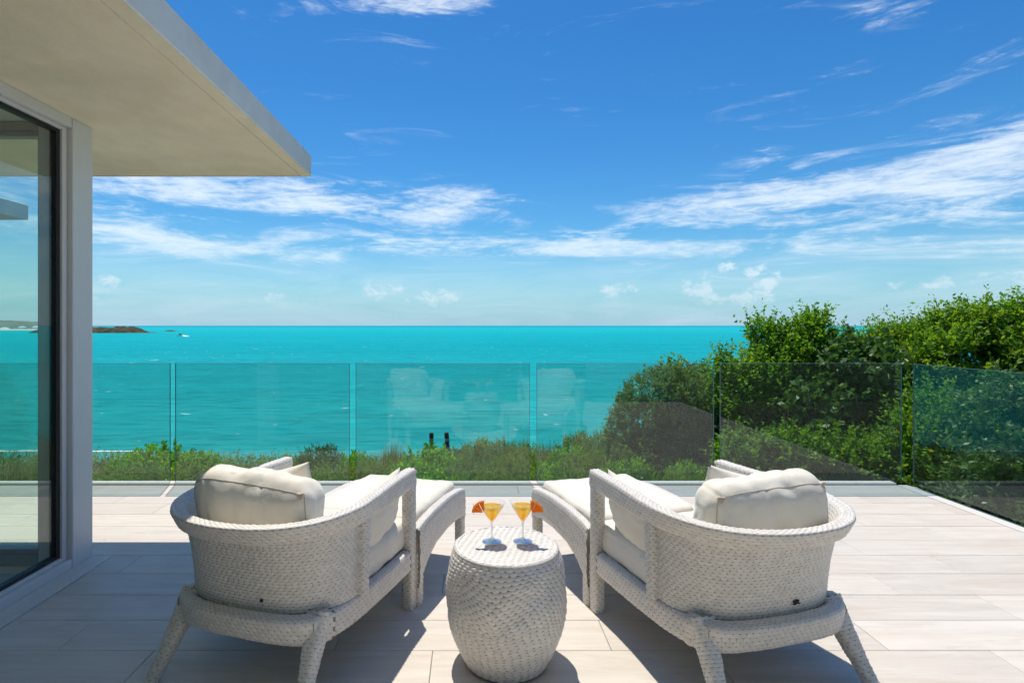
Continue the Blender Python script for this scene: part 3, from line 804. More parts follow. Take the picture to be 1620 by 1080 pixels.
# (kind, px of centre, py of top, depth, half width px, height/width factor)
plants = [
 # far silhouette row
 ('dark', 160, 726, 15, 50, .8), ('bright', 250, 696, 11.5, 62, 1.0), ('bright', 205, 711, 11.8, 40, .8), ('bright', 310, 708, 11.6, 50, .8), ('olive', 390, 733, 14, 50, .7),
 ('olive', 445, 724, 13, 42, .8), ('dark', 505, 699, 13.5, 52, .9), ('bright', 562, 709, 11, 34, .9), ('tuft', 622, 696, 12.5, 40, 1.1),
 ('bright', 684, 698, 10.6, 62, .8), ('dark', 722, 704, 13.6, 34, .7), ('olive', 775, 692, 12.5, 56, .9), ('olive', 835, 697, 12.0, 46, .9),
 ('tuft', 800, 690, 12.2, 34, 1.1), ('tuft', 868, 695, 11.5, 36, 1.1), ('olive', 930, 680, 11.0, 50, 1.0), ('silver', 970, 668, 10.5, 36, 1.0), ('bright', 905, 700, 10.5, 40, .8),
 # middle row
 ('olive', 130, 735, 10.5, 75, .7), ('silver', 215, 728, 10.0, 70, .7), ('olive', 300, 733, 10.0, 75, .7), ('silver', 375, 741, 9.8, 60, .7),
 ('silver', 455, 736, 9.6, 70, .7), ('olive', 530, 730, 9.5, 62, .8), ('olive', 600, 722, 9.5, 66, .8), ('bright', 655, 722, 9.2, 74, .8),
 ('silver', 745, 716, 9.3, 70, .8), ('olive', 810, 718, 9.0, 70, .8), ('bright', 870, 722, 8.8, 54, .8), ('olive', 940, 712, 8.6, 66, .8), ('tuft', 985, 700, 8.0, 50, 1.1),
 ('bright', 1000, 716, 7.6, 52, .9), ('bright', 1085, 722, 7.4, 50, .9),
 # near row at the foot of the glass
 ('dark', 60, 752, 7.3, 90, .6), ('olive', 165, 748, 7.2, 95, .6), ('tuft', 235, 742, 6.9, 60, 1.0), ('dark', 300, 750, 7.0, 90, .6), ('tuft', 395, 748, 6.8, 60, 1.0), ('silver', 400, 754, 7.0, 95, .6),
 ('olive', 500, 748, 7.0, 95, .6), ('tuft', 545, 742, 6.7, 55, 1.0), ('dark', 600, 746, 7.0, 90, .6), ('bright', 690, 742, 6.9, 85, .6), ('olive', 775, 744, 6.8, 85, .6), ('silver', 850, 744, 6.8, 80, .6),
 ('olive', 930, 742, 6.7, 80, .6), ('dark', 1010, 742, 6.6, 80, .7), ('tuft', 1045, 730, 6.4, 50, 1.0), ('olive', 1100, 744, 6.5, 75, .6), ('dark', 1190, 752, 6.4, 70, .6),
 ('dark', -80, 748, 8, 110, .6), ('olive', -20, 728, 11, 90, .7), ('tuft', 25, 712, 8.8, 60, 1.1), ('tuft', 75, 718, 9.2, 50, 1.1), ('bright', -160, 715, 12, 110, .7)]
def depth_word(Y): return 'against the sea' if Y > 10.4 else ('mid slope' if Y > 7.6 else 'near the glass')
def where(px):
    if px < 140: return 'seen through the house window'
    for a, b, l in ((140, 277, 'behind the glass right of the white post'), (277, 420, 'behind the left armchair pillow'), (420, 560, 'behind the left armchair'),
                    (560, 660, 'left of the two dark bollards'), (660, 750, 'below the two dark bollards'), (750, 845, 'behind the right cocktail'),
                    (845, 960, 'left of the dark rounded shrub'), (960, 1300, 'at the foot of the dark rounded shrub')):
        if a <= px < b: return l
adj = {'bright': 'bright green bush', 'olive': 'olive green bush', 'silver': 'fine grey green bush', 'dark': 'dark green bush', 'tuft': 'spiky tall grass tuft'}
used = {}; seen_lab = {}
rr = random.Random(77)
for (kd, px, py, Y, hw, hf) in plants:
    proto = kinds[kd]
    o = proto if kd not in used else copy_tree(proto)
    used[kd] = 1
    k = Y / F_PX; x = (px - CX) * k; zt = CAM_Z - (py - CY) * k
    sc = hw * k / (.95 if kd != 'tuft' else .75)
    hz = (.98 if kd != 'tuft' else .92)
    sz = sc * (.75 + .5 * hf); gz = ground_z(x, Y)
    if zt - hz * sz > gz: sz = (zt - gz) / hz
    o.location = (x, Y, zt - hz * sz); o.scale = (sc, sc, sz); o.rotation_euler = (0, 0, rr.uniform(0, 6.28))
    lab = '%s %s, %s' % (adj[kd], where(px), depth_word(Y))
    lab = lab.replace('right of the white post', 'by the white post').replace('at the foot of the dark rounded shrub', 'below the dark rounded shrub')
    if lab in seen_lab: lab = lab + (', right of two' if seen_lab[lab] else '')
    seen_lab[lab] = 1
    tag(o, lab, catn[kd], grp[kd])
# dense ground scrub filling between the bushes: nobody could count it
def scrub():
    r = np.random.default_rng(91); n = 9000
    Y = 5.6 + 20 * r.random(n) ** 1.3; X = (r.random(n) * 1500 - 250 - CX) / F_PX * Y
    P = np.array([(x, y, ground_z(x, y) + r.random() * .22) for x, y in zip(X, Y)])
    D = r.normal(size=P.shape) * .5 + np.array([0, 0, .9]); D /= np.linalg.norm(D, axis=1, keepdims=True)
    V, Q, t = shoots_to_leaves(P, D, .12 + .25 * r.random(n), 9, .075, r)
    o = mesh_obj('ground_scrub', V, [Q], M['olive'], None, False, {'tint': t}); tag(o, kind='stuff')
scrub()

# two dark bollards standing in the scrub
def bollard(px, pt, Y, lean, label):
    k = Y / F_PX; h = .62
    e = empty('bollard', ((px - CX) * k, Y, CAM_Z - (pt - CY) * k - h)); tag(e, label, 'bollard', 'dark bollards in the scrub')
    e.rotation_euler = (0, lean, 0)
    MB().lathe([(0, -.3), (.046, -.3), (.042, .44), (0.0, .44)], 16).build('post', M['dark_metal'], e, True)
    MB().lathe([(0, .441), (.044, .441), (.045, .48), (.045, .50), (0, .50)], 16).build('band', M['grey_metal'], e, True)
    MB().lathe([(0, .501), (.044, .501), (.045, .58), (.038, .61), (.02, .619), (0, .62)], 16).build('cap', M['dark_metal'], e, True)
bollard(682.5, 683.5, 11.6, 0, 'slim dark bollard, the left one above the green scrub')
bollard(710.5, 683, 11.2, R(-5), 'slightly thicker leaning dark bollard, right of its slim neighbour')

# ------------------------------------------------------------------ wicker surfaces
def catmull(pts, n):
    p = np.array(pts, dtype=float); p = np.vstack([2 * p[0] - p[1], p, 2 * p[-1] - p[-2]])
    out = []
    m = len(p) - 3
    for s in np.linspace(0, m - 1e-9, 40 * m):
        i = int(s); t = s - i; a, b, c, d = p[i], p[i + 1], p[i + 2], p[i + 3]
        out.append(.5 * ((2 * b) + (-a + c) * t + (2 * a - 5 * b + 4 * c - d) * t * t + (-a + 3 * b - 3 * c + d) * t ** 3))
    out = np.array(out); L = np.concatenate([[0], np.cumsum(np.linalg.norm(np.diff(out, axis=0), axis=1))])
    q = np.linspace(0, L[-1], n)
    return np.stack([np.interp(q, L, out[:, k]) for k in range(p.shape[1])], 1)

def rrect(w, h, r, n=96):
    """rounded rectangle outline, n points by arc length, starts at +x side middle"""
    pts = []
    for cx, cy, a0 in ((w / 2 - r, h / 2 - r, 0), (-w / 2 + r, h / 2 - r, 90), (-w / 2 + r, -h / 2 + r, 180), (w / 2 - r, -h / 2 + r, 270)):
        for k in range(9):
            a = R(a0 + 90 * k / 8); pts.append((cx + r * cos(a), cy + r * sin(a)))
    pts.append(pts[0]); p = np.array(pts); L = np.concatenate([[0], np.cumsum(np.linalg.norm(np.diff(p, axis=0), axis=1))])
    q = np.linspace(0, L[-1], n + 1)
    return np.stack([np.interp(q, L, p[:, 0]), np.interp(q, L, p[:, 1])], 1)

def lerp_table(tab, u):
    """periodic/clamped table lookup along axis 0"""
    n = len(tab) - 1; x = np.clip(u, 0, 1) * n; i = np.minimum(x.astype(int), n - 1); f = (x - i)[:, None]
    return tab[i] * (1 - f) + tab[i + 1] * f

def sweep(path, up, dims, rad=.014, flare=None):
    """S(u around, v along). dims: (n,2) width/height at knots along v; up: reference vector(s)"""
    path = np.asarray(path, dtype=float); n = len(path)
    T = np.gradient(path, axis=0); T /= np.linalg.norm(T, axis=1, keepdims=True)
    U = np.broadcast_to(np.asarray(up, dtype=float), path.shape).copy()
    U -= T * (U * T).sum(1, keepdims=True); U /= np.linalg.norm(U, axis=1, keepdims=True)
    N = np.cross(T, U)
    dims = np.asarray(dims, dtype=float); kn = np.linspace(0, 1, len(dims))
    def fn(u, v):
        u = np.mod(u, 1.0)
        P = lerp_table(path, v); n_ = lerp_table(N, v); u_ = lerp_table(U, v)
        w = np.interp(v, kn, dims[:, 0]); h = np.interp(v, kn, dims[:, 1])
        q = lerp_table(unit_rr(rad), u)            # unit outline on a .06 x .06 reference
        a = q[:, 0] / .06 * w; b = q[:, 1] / .06 * h
        if flare is not None: a = a + flare(v) * b
        return P + n_ * a[:, None] + u_ * b[:, None]
    return fn
_rr = {}
def unit_rr(r):
    if r not in _rr: _rr[r] = rrect(.06, .06, r)
    return _rr[r]

def surf_normals(fn, u, v, su=1.0):
    e = 1e-3
    a = fn(u + e, v) - fn(u - e, v); vv0 = np.clip(v - e, 0, 1); vv1 = np.clip(v + e, 0, 1)
    b = fn(u, vv1) - fn(u, vv0)
    n = np.cross(a, b) * su; n /= np.linalg.norm(n, axis=1, keepdims=True) + 1e-12
    return n

def wicker(name, fn, mat_, parent, P=.0245, pv=.0125, along='u', closed=True, sign=1.0, hgt=.0029, base_n=(40, 24), caps=True, jitter=.12, seed=1, twill=2, vr=(0, 1), back=False):
    """a woven surface: backing coloured dark as the shade in the gaps, plus every visible strand as a raised float.
    strands run along u (around) or v (along)."""
    r = np.random.default_rng(seed)
    nu, nv = base_n
    uu = np.linspace(0, 1, nu + 1); vv = np.linspace(vr[0], vr[1], nv + 1)
    U, Vv = np.meshgrid(uu, vv); U, Vv = U.ravel(), Vv.ravel()
    if closed:      # outward side found from the section's own centre
        us = np.linspace(0, 1, 24, endpoint=False); pc = fn(us, np.full(24, .47)); dd_ = pc - pc.mean(0)
        sign = 1.0 if (surf_normals(fn, us, np.full(24, .47)) * dd_).sum() > 0 else -1.0
    n = surf_normals(fn, U if closed else np.clip(U, 1.2e-3, 1 - 1.2e-3), Vv, sign)
    Bp = fn(U, Vv) - n * .0012
    Q = [(j * (nu + 1) + i, j * (nu + 1) + i + 1, (j + 1) * (nu + 1) + i + 1, (j + 1) * (nu + 1) + i) for j in range(nv) for i in range(nu)]
    Q = np.array(Q)
    verts = [Bp]; quads = [Q]; tris = []; off = len(Bp); tone = [np.full(len(Bp), 0.0)]
    if caps and closed:
        for j in (0, nv):
            ring = np.arange(nu) + j * (nu + 1); c = Bp[ring].mean(0); verts.append(c[None]); tone.append(np.array([.95]))
            tris.append(np.stack([ring, (np.arange(nu) + 1) + j * (nu + 1), np.full(nu, off)], 1)); off += 1
    if back:   # second skin so that a sheet has thickness
        Bi = Bp - n * .014; verts.append(Bi); tone.append(np.full(len(Bi), .8)); quads.append(Q[:, ::-1] + off)
        off += len(Bi)
    # measure lengths
    def length(vary, fixed):
        s = np.linspace(0, 1, 60)
        p = fn(s, np.full(60, fixed)) if vary == 'u' else fn(np.full(60, fixed), vr[0] + s * (vr[1] - vr[0]))
        return np.linalg.norm(np.diff(p, axis=0), axis=1).sum()
    A = []  # float centres (along, across), half sizes
    if along == 'u':
        Lx = length('v', .13); rows = max(2, round(Lx / pv))
        for i in range(rows):
            f = (i + .5) / rows; L = length('u', vr[0] + f * (vr[1] - vr[0])); k = max(2, round(L / P))
            ph = (i % twill) / twill
            c = (np.arange(k) + ph + .5 + .10 * np.sin(i * 1.7 + seed)) / k
            if not closed: c = c[(c > .3 / k) & (c < 1 - .3 / k)]
            A.append(np.stack([c, np.full(len(c), f), np.full(len(c), .5 / k), np.full(len(c), .5 / rows)], 1))
    else:
        Lx = length('u', (vr[0] + vr[1]) / 2); rows = max(3, round(Lx / pv)); L = max(length('v', q) for q in (.05, .3, .55, .8)); k = max(2, round(L / P))
        for i in range(rows):
            f = (i + .5) / rows; ph = (i % twill) / twill
            c = (np.arange(k) + ph + .5) / k; c = c[(c > -.45 / k) & (c < 1 + .45 / k)]
            A.append(np.stack([c, np.full(len(c), f), np.full(len(c), .5 / k), np.full(len(c), .5 / rows)], 1))
    A = np.concatenate(A); m = len(A)
    s = np.array([-1, -.42, 0, .42, 1.]); t = np.array([-1, .05, 1.])
    ss, tt = np.meshgrid(s, t); ss, tt = ss.ravel(), tt.ravel()          # 15 points
    hh = hgt * (1 - np.abs(ss) ** 2.4 * .8) * (1 - .82 * np.abs(tt) ** 2)
    ja = 1 + jitter * (r.random(m) - .5); jh = 1 + .5 * (r.random(m) - .5)
    al = A[:, 0:1] + A[:, 2:3] * ss[None] * (1.0 * ja[:, None]); ac = A[:, 1:2] + A[:, 3:4] * np.where(tt < 0, -(1.04 - .54 * np.clip((np.abs(ss) - .40) / .60, 0, 1)), tt * 1.06)[None] + (r.random(m)[:, None] - .5) * A[:, 3:4] * .12
    if along == 'u': u, v = al.ravel(), vr[0] + np.clip(ac, 0, 1).ravel() * (vr[1] - vr[0])
    else: u, v = ac.ravel(), vr[0] + np.clip(al, 0, 1).ravel() * (vr[1] - vr[0])
    if not closed: u = np.clip(u, 0, 1)
    un = u if closed else np.clip(u, 1.2e-3, 1 - 1.2e-3)
    nn = surf_normals(fn, un, v, sign)
    Fp = fn(u, v) + nn * (hh[None] * jh[:, None]).ravel()[:, None]
    q0 = np.array([(j * 5 + i, j * 5 + i + 1, (j + 1) * 5 + i + 1, (j + 1) * 5 + i) for j in range(2) for i in range(4)])
    FQ = (np.arange(m) * 15)[:, None, None] + q0[None] + off
    tn = np.repeat(.80 + .20 * r.random(m), 15)
    verts.append(Fp); quads.append(FQ.reshape(-1, 4)); tone.append(tn)
    return mesh_obj(name, np.concatenate(verts), [np.concatenate(quads)] + ([np.concatenate(tris)] if tris else []), mat_, parent, True, {'tone': np.concatenate(tone)})

# ------------------------------------------------------------------ armchair
WV = M['weave']
def line(a, b, n=12): return np.linspace(np.array(a, float), np.array(b, float), n)
def mirror(h):                     # half curve from right front to back middle -> whole curve
    h = [tuple(p) for p in h]; return h + [(-p[0], *p[1:]) for p in h[-2::-1]]

def make_armchair():
    e = empty('armchair')
    for sx in (1, -1):
        wicker('front_leg', sweep(line((sx * .366, .0, .0), (sx * .366, .0, .606)), (0, 1, 0), [(.058, .062)] * 2, .016), WV, e, .03, .0135, 'u', seed=3)
    for sx in (1, -1):
        p = catmull([(sx * .304, -.680, .290), (sx * .313, -.738, .205), (sx * .328, -.812, .09), (sx * .340, -.872, .0)], 16)
        wicker('rear_leg', sweep(p, (0, 1, .3), [(.100, .086), (.070, .066), (.052, .050), (.042, .041)], .017), WV, e, .03, .0135, 'u', seed=4)
    for sx in (1, -1):
        p = catmull([(sx * .366, -.031, .246), (sx * .366, -.30, .246), (sx * .355, -.54, .245), (sx * .322, -.69, .244), (sx * .302, -.744, .243)], 20)
        wicker('side_rail', sweep(p, (0, 0, 1), [(.050, .102)] * 2, .014), WV, e, .0250, .0135, 'v', seed=5, base_n=(24, 20))
    half = [(.338, -.660, .248), (.310, -.712, .248), (.25, -.756, .250), (.14, -.785, .256), (0, -.792, .258)]
    p = catmull(mirror(half), 40)
    wicker('rear_rail', sweep(p, (0, -.18, 1), [(.062, .112), (.06, .10), (.06, .094), (.06, .10), (.062, .112)], .015), WV, e, .0250, .0130, 'v', seed=6, base_n=(24, 40))
    # curved back shell
    bot = catmull(mirror([(.374, -.505), (.358, -.60), (.298, -.686), (.215, -.736), (.12, -.757), (0, -.762)]), 90)
    top = catmull(mirror([(.388, -.505), (.382, -.60), (.336, -.706), (.252, -.785), (.14, -.828), (0, -.838)]), 90)
    def shell(u, v):
        a = lerp_table(bot, u); b = lerp_table(top, u); w = (.35 * v + .65 * v ** 2.2)[:, None]
        xy = a * (1 - w) + b * w; z = .296 + v * .322
        return np.concatenate([xy, z[:, None]], 1)
    wicker('back_shell', shell, WV, e, .0250, .0128, 'u', closed=False, sign=-1.0, seed=7, base_n=(80, 14), back=True)
    # arm and back rim in one sweep
    rim = catmull(mirror([(.366, .031, .642), (.370, -.13, .642), (.382, -.30, .642), (.390, -.46, .641), (.384, -.58, .639), (.338, -.706, .635), (.260, -.795, .632), (.15, -.848, .630), (0, -.866, .629)]), 120)
    kn = [(.056, .090)] * 2 + [(.058, .082), (.058, .072)] + [(.058, .070)] + [(.058, .072), (.058, .082)] + [(.056, .090)] * 2
    fl = lambda v: np.interp(v, [0, .18, .32, .5, .68, .82, 1], [0, .05, .42, .55, .42, .05, 0])
    wicker('arm_rim', sweep(rim, (0, 0, 1), kn, .012, lambda v: -fl(v)), WV, e, .028, .0128, 'v', seed=8, base_n=(28, 110))
    for sx in (1, -1):
        wicker('arm_post', sweep(line((sx * .381, -.495, .296), (sx * .392, -.495, .618)), (0, 1, 0), [(.044, .050)] * 2, .015), WV, e, .03, .0130, 'u', seed=9)
    MB().box(-.335, .335, -.69, .02, .235, .290, .006).build('seat_deck', WV, e)
    return e
TH_L, TH_R = R(18.5), R(16.0)
F_L, F_R = (-.655, 2.945), (.975, 2.90)
chair = make_armchair()
tag(chair, 'white wicker barrel armchair on the left, half in the roof shade', 'armchair', 'white wicker armchairs')
chair.location = (*F_L, 0); chair.rotation_euler = (0, 0, -TH_L)
chair2 = copy_tree(chair)
chair2['label'] = 'white wicker barrel armchair on the right, standing in full sun'
chair2.location = (*F_R, 0); chair2.rotation_euler = (0, 0, TH_R)

# ------------------------------------------------------------------ ottomans
def make_ottoman():
    """local: x across, y from the chair outward, origin at near edge middle"""
    e = empty('ottoman'); W2, L = .335, .66
    for sx in (1, -1):
        for (y, h) in ((.0, .36), (L, .33)):
            wicker('leg', sweep(line((sx * W2, y, 0), (sx * W2, y, h - .10)), (0, 1, 0), [(.052, .056)] * 2, .015), WV, e, .03, .0135, 'u', seed=3)
    for sx in (1, -1):
        v = np.linspace(0, 1, 40)
        topz = .345 + .085 * np.sin(np.clip(v, 0, 1) * pi * .62 + .10) ** 1.0
        topz = np.interp(v, [0, .12, .35, .65, .88, 1], [.385, .402, .418, .420, .408, .392])
        botz = np.interp(v, [0, .05, .16, .34, .6, .85, .95, 1], [.08, .12, .185, .232, .250, .245, .225, .20])
        path = np.stack([np.full(40, sx * W2), -.028 + v * (L + .056), (topz + botz) / 2], 1)
        dims = np.stack([np.full(40, .054), topz - botz], 1)
        def fn(u, v_, path=path, dims=dims):
            P = lerp_table(path, v_); d = lerp_table(dims, v_); q = lerp_table(unit_rr(.013), np.mod(u, 1.0))
            out = P.copy(); out[:, 0] += q[:, 0] / .06 * d[:, 0]; out[:, 2] += q[:, 1] / .06 * d[:, 1]; return out
        wicker('side_panel', fn, WV, e, .0250, .0130, 'v', seed=12, sign=-1.0, base_n=(32, 40))
    for y in (-.0, L):
        wicker('cross_rail', sweep(line((-W2 + .028, y, .31), (W2 - .028, y, .31)), (0, 0, 1), [(.05, .11)] * 2, .014), WV, e, .0250, .0130, 'v', seed=13, base_n=(20, 16))
    MB().box(-W2 + .03, W2 - .03, .028, L - .028, .29, .322).build('cushion_deck', WV, e)
    return e
ott = make_ottoman()
tag(ott, 'white wicker ottoman pushed against the front of the left armchair', 'ottoman', 'white wicker ottomans')
def ott_place(inner, th, side):
    # inner: world position of near inner leg; side +1 when the inner side is local +x
    c, s = cos(th), sin(th)
    return (inner[0] - side * .335 * c, inner[1] + .335 * s, 0)
TO_L, TO_R = R(18.0), R(16.5)
OL = ott_place((-.272, 2.872), TO_L, 1); OR = ott_place((.598, 2.875), TO_R, -1)
ott.location = OL; ott.rotation_euler = (0, 0, -TO_L)
ott2 = copy_tree(ott); ott2['label'] = 'white wicker ottoman pushed against the front of the right armchair'
ott2.location = OR; ott2.rotation_euler = (0, 0, TO_R)

# ------------------------------------------------------------------ cushions
def box_cushion(name, w, d, h, r, puff, seed, n=26, wrinkle=.006, sag=0.0):
    """soft box cushion: rounded, puffed in the middle, creased near seams; origin at bottom centre"""
    V = []; Q = []; idx = {}
    def vert(p):
        k = (round(p[0], 5), round(p[1], 5), round(p[2], 5))
        if k not in idx: idx[k] = len(V); V.append(p)
        return idx[k]
    lin = np.linspace(-1, 1, n + 1)
    for ax in range(3):
        for sgn in (-1, 1):
            for i in range(n):
                for j in range(n):
                    quad = []
                    for (a, b) in ((i, j), (i + 1, j), (i + 1, j + 1), (i, j + 1)):
                        p = [0, 0, 0]; p[ax] = sgn; p[(ax + 1) % 3] = lin[a]; p[(ax + 2) % 3] = lin[b]
                        quad.append(vert(tuple(p)))
                    Q.append(quad if sgn > 0 else quad[::-1])
    out = []
    for (x, y, z) in V:
        p = Vector((x * w / 2, y * d / 2, z * h / 2))
        c = Vector((max(-w / 2 + r, min(w / 2 - r, p.x)), max(-d / 2 + r, min(d / 2 - r, p.y)), max(-h / 2 + r, min(h / 2 - r, p.z))))
        dv = p - c
        if dv.length > 1e-6: p = c + dv.normalized() * r
        fx, fy, fz = 1 - (2 * p.x / w) ** 2, 1 - (2 * p.y / d) ** 2, 1 - (2 * p.z / h) ** 2
        fx, fy, fz = max(0, fx), max(0, fy), max(0, fz)
        q = p.copy()
        q.z += (1 if p.z > 0 else -1) * puff * (fx * fy) ** .6 * min(1, abs(2 * p.z / h) * 1.2)
        q.y += (1 if p.y > 0 else -1) * puff * .55 * (fx * fz) ** .6 * min(1, abs(2 * p.y / d) ** 3)
        q.x += (1 if p.x > 0 else -1) * puff * .55 * (fy * fz) ** .6 * min(1, abs(2 * p.x / w) ** 3)
        nz = mnoise.fractal((q.x * 6 + seed, q.y * 6, q.z * 6), 1.0, 2.0, 3)
        cr = mnoise.noise((q.x * 26 + seed * 3, q.y * 9, q.z * 15))
        dirn = Vector((x, y, z)).normalized()
        rg = (1 - abs(mnoise.noise((q.x * 8 + q.z * 5 + seed, q.y * 4, q.z * 3.0 - q.x * 2)))) ** 5
        q -= dirn * (wrinkle * .95 * rg)
        q += dirn * (wrinkle * nz + wrinkle * .55 * cr * (1 - (fx * fy * fz) ** .5))
        q.z += h / 2 - sag * (fx * fy)
        out.append(tuple(q))
    eb = [out[idx[(round(a, 5), -1, 1)]] for a in lin]; ef = [out[idx[(round(a, 5), 1, 1)]] for a in lin]
    es = [[out[idx[(sx, -1, round(a, 5))]] for a in lin] for sx in (-1, 1)]
    box_cushion.edges = (eb, ef, es)
    return out, Q

def seam_tube(pts, rad=.0022): return MB().tube(pts, rad, 5, False)

def pillow_verts(w, h, T, seed, pinch=.08, n=40, wrinkle=.006):
    """knife-edge pillow in the xz plane (thickness along y), pointed corners; origin at bottom edge middle"""
    V = []; Q = []
    lin = np.linspace(-1, 1, n + 1)
    for sgn in (1, -1):
        for b in lin:
            for a in lin:
                x = a * (1 - pinch * (1 - b * b) * abs(a) ** 2); z = b * (1 - pinch * (1 - a * a) * abs(b) ** 2)
                th = T / 2 * (max(0, 1 - abs(a) ** 2.6) ** .62) * (max(0, 1 - abs(b) ** 2.6) ** .62)
                px, pz = x * w / 2, z * h / 2 + h / 2
                nz = mnoise.fractal((px * 7 + seed, sgn * 2, pz * 7), 1.0, 2.0, 3)
                edge = max(abs(a), abs(b))
                ang = atan2(b, a)
                cr = mnoise.noise((ang * 7 + seed, sgn, edge * 2)) * max(0, edge - .45) * 1.6 * (1 - edge ** 6)
                y = sgn * (th + (wrinkle * nz * 1.2 + .016 * cr) * (1 - edge ** 8))
                V.append((px, y, pz))
    m = (n + 1) ** 2
    for s in (0, 1):
        for j in range(n):
            for i in range(n):
                q = [s * m + j * (n + 1) + i, s * m + j * (n + 1) + i + 1, s * m + (j + 1) * (n + 1) + i + 1, s * m + (j + 1) * (n + 1) + i]
                Q.append(q if s else q[::-1])
    # weld rim
    import itertools
    for j in range(n + 1):
        for i in range(n + 1):
            if i in (0, n) or j in (0, n): V[m + j * (n + 1) + i] = V[j * (n + 1) + i]
    return V, Q

def put(o, base, th, loc, rot=(0, 0, 0)):
    """place o at chair-local loc (base = chair location, th = chair turn about z)"""
    from mathutils import Matrix, Euler
    Mw = Matrix.Translation((*base[:2], 0)) @ Matrix.Rotation(th, 4, 'Z') @ Matrix.Translation(loc) @ Euler(rot, 'XYZ').to_matrix().to_4x4()
    o.location = Mw.to_translation(); o.rotation_euler = Mw.to_euler()

def cushion(name, geo, label, cat, group, base, th, loc, rot=(0, 0, 0), seams=(), tucks=()):
    V, Q = geo
    o = mesh_obj(name, V, [np.array(Q)], M['fabric'], None, True)
    import bmesh
    bm = bmesh.new(); bm.from_mesh(o.data); bmesh.ops.remove_doubles(bm, verts=bm.verts, dist=1e-5)
    bmesh.ops.recalc_face_normals(bm, faces=bm.faces); bm.to_mesh(o.data); bm.free()
    o.data.polygons.foreach_set('use_smooth', np.ones(len(o.data.polygons), dtype=bool))
    tag(o, label, cat, group); put(o, base, th, loc, rot)
    for pts in seams:
        st = seam_tube(pts).build('seam', M['seam'], o, True, False)
    for c in tucks:
        c = Vector(c); sg = 1 if c.x > 0 else -1; mb = MB()
        for k, (dx, dz) in enumerate(((-.030, .004), (-.020, -.012), (-.004, -.026), (.004, .012))):
            tip = c + Vector((sg * dx, -.004, dz)); m_ = c.lerp(tip, .5) + Vector((0, -.007, .003))
            mb.tube([c + Vector((0, .004, 0)), m_, tip + Vector((0, .006, 0))], [.0075, .006, .001], 6)
        mb.build('corner_tuck', M['fold'], o, True, False)
    return o

def surf_seam(geo, sel, key):
    """seam along existing mesh vertices (picked by sel), ordered by key"""
    V = [v for v in geo[0] if sel(v)]
    V.sort(key=key); return V

for side, base, th, w_, own in ((1, F_L, -TH_L, 'left', 1), (-1, F_R, TH_R, 'right', 2)):
    # seat cushion
    g = box_cushion('seat', .705, .64, .150, .038, .012, 3 + own)
    cushion('seat_cushion', g, 'thick cream seat cushion of the %s armchair' % w_, 'cushion', 'cream seat cushions', base, th, (0, -.272, .286))
    # boxed back pillow leaning in the curved back
    w, d, h = .535, .165, .385
    g = box_cushion('back', w, d, h, .060, .032, 7 * own, 60, .0085)
    eb, ef, es = box_cushion.edges
    smooth_ = lambda L: [tuple(sum(p[k] for p in L[max(0, i - 1):i + 2]) / len(L[max(0, i - 1):i + 2]) for k in range(3)) for i in range(len(L))]
    sms = [smooth_(eb), smooth_(ef), smooth_(es[0]), smooth_(es[1])]
    cushion('back_pillow', g, 'plump cream back pillow leaning over the rim of the %s armchair' % w_, 'pillow', 'cream back pillows', base, th,
            (side * -.004, -.640, .405), (R(6), side * R(3.0), side * R(1.5)), sms, (eb[1], eb[-2]))
    # pointed front pillow
    g = pillow_verts(.48, .40, .14, 21 * own)
    cushion('front_pillow', g, 'pointed cream pillow in front of the %s back pillow, one corner showing' % w_, 'pillow', 'cream knife edge pillows', base, th,
            (side * .020, -.475, .400), (R(12), side * R(-13), 0))
    # throw pillow leaning on the inner arm
    g = pillow_verts(.42, .31, .13, 33 * own, .07)
    cushion('throw_pillow', g, 'cream throw pillow leaning against the inner arm of the %s armchair' % w_, 'pillow', 'cream throw pillows', base, th,
            (side * .280, -.235, .385), (R(-13) , side * R(8), side * R(-90)))
for base, th, w_, own in ((OL, -TO_L, 'left', 5), (OR, TO_R, 'right', 6)):
    g = box_cushion('ott', .60, .69, .115, .032, .010, own)
    cushion('ottoman_cushion', g, 'flat cream cushion on the %s ottoman, blazing in the sun' % w_, 'cushion', 'cream ottoman cushions', base, th, (0, .335, .326))

# ------------------------------------------------------------------ side table
TX, TY, TZ = .147, 2.385, .485
table = empty('side_table', (TX, TY, 0)); tag(table, 'white wicker barrel side table between the two armchairs', 'side table')
prof = catmull([(.168, .008), (.205, .08), (.236, .17), (.247, .26), (.243, .35), (.231, .43), (.216, .475)], 60)
def barrel(u, v):
    a = -2 * pi * u
    tri = np.abs(np.mod(u * 5 + .05, 1.0) - .5) * 4 - 1
    sh = np.sin(np.clip(v, 0, 1) * pi) ** .7
    amp = np.interp(v, [0, .35, .6, .85, 1], [.014, .024, .066, .060, 0.0])
    ve = np.clip(v + amp * tri * sh, 0, 1)
    q = lerp_table(prof, ve)
    rip = 1 + np.interp(v, [0, .4, .7, 1], [.003, .007, .020, .004]) * np.sin(2 * pi * (u * 5 + .05) * 1.0 + v * 15) * sh
    return np.stack([q[:, 0] * rip * np.cos(a), q[:, 0] * rip * np.sin(a), q[:, 1]], 1)
wicker('body', barrel, M['weave_table'], table, .032, .0150, 'u', True, -1.0, .0041, (144, 40), False, seed=21, twill=3)
def rimf(u, v):
    a = -2 * pi * u; ph = v * pi * .5
    rr_ = .203 + .0155 * np.cos(ph); zz = .474 + .0115 * np.sin(ph)
    return np.stack([rr_ * np.cos(a), rr_ * np.sin(a), zz], 1)
wicker('top_rim', rimf, M['weave_table'], table, .030, .012, 'u', True, -1.0, .003, (96, 6), False, seed=22)
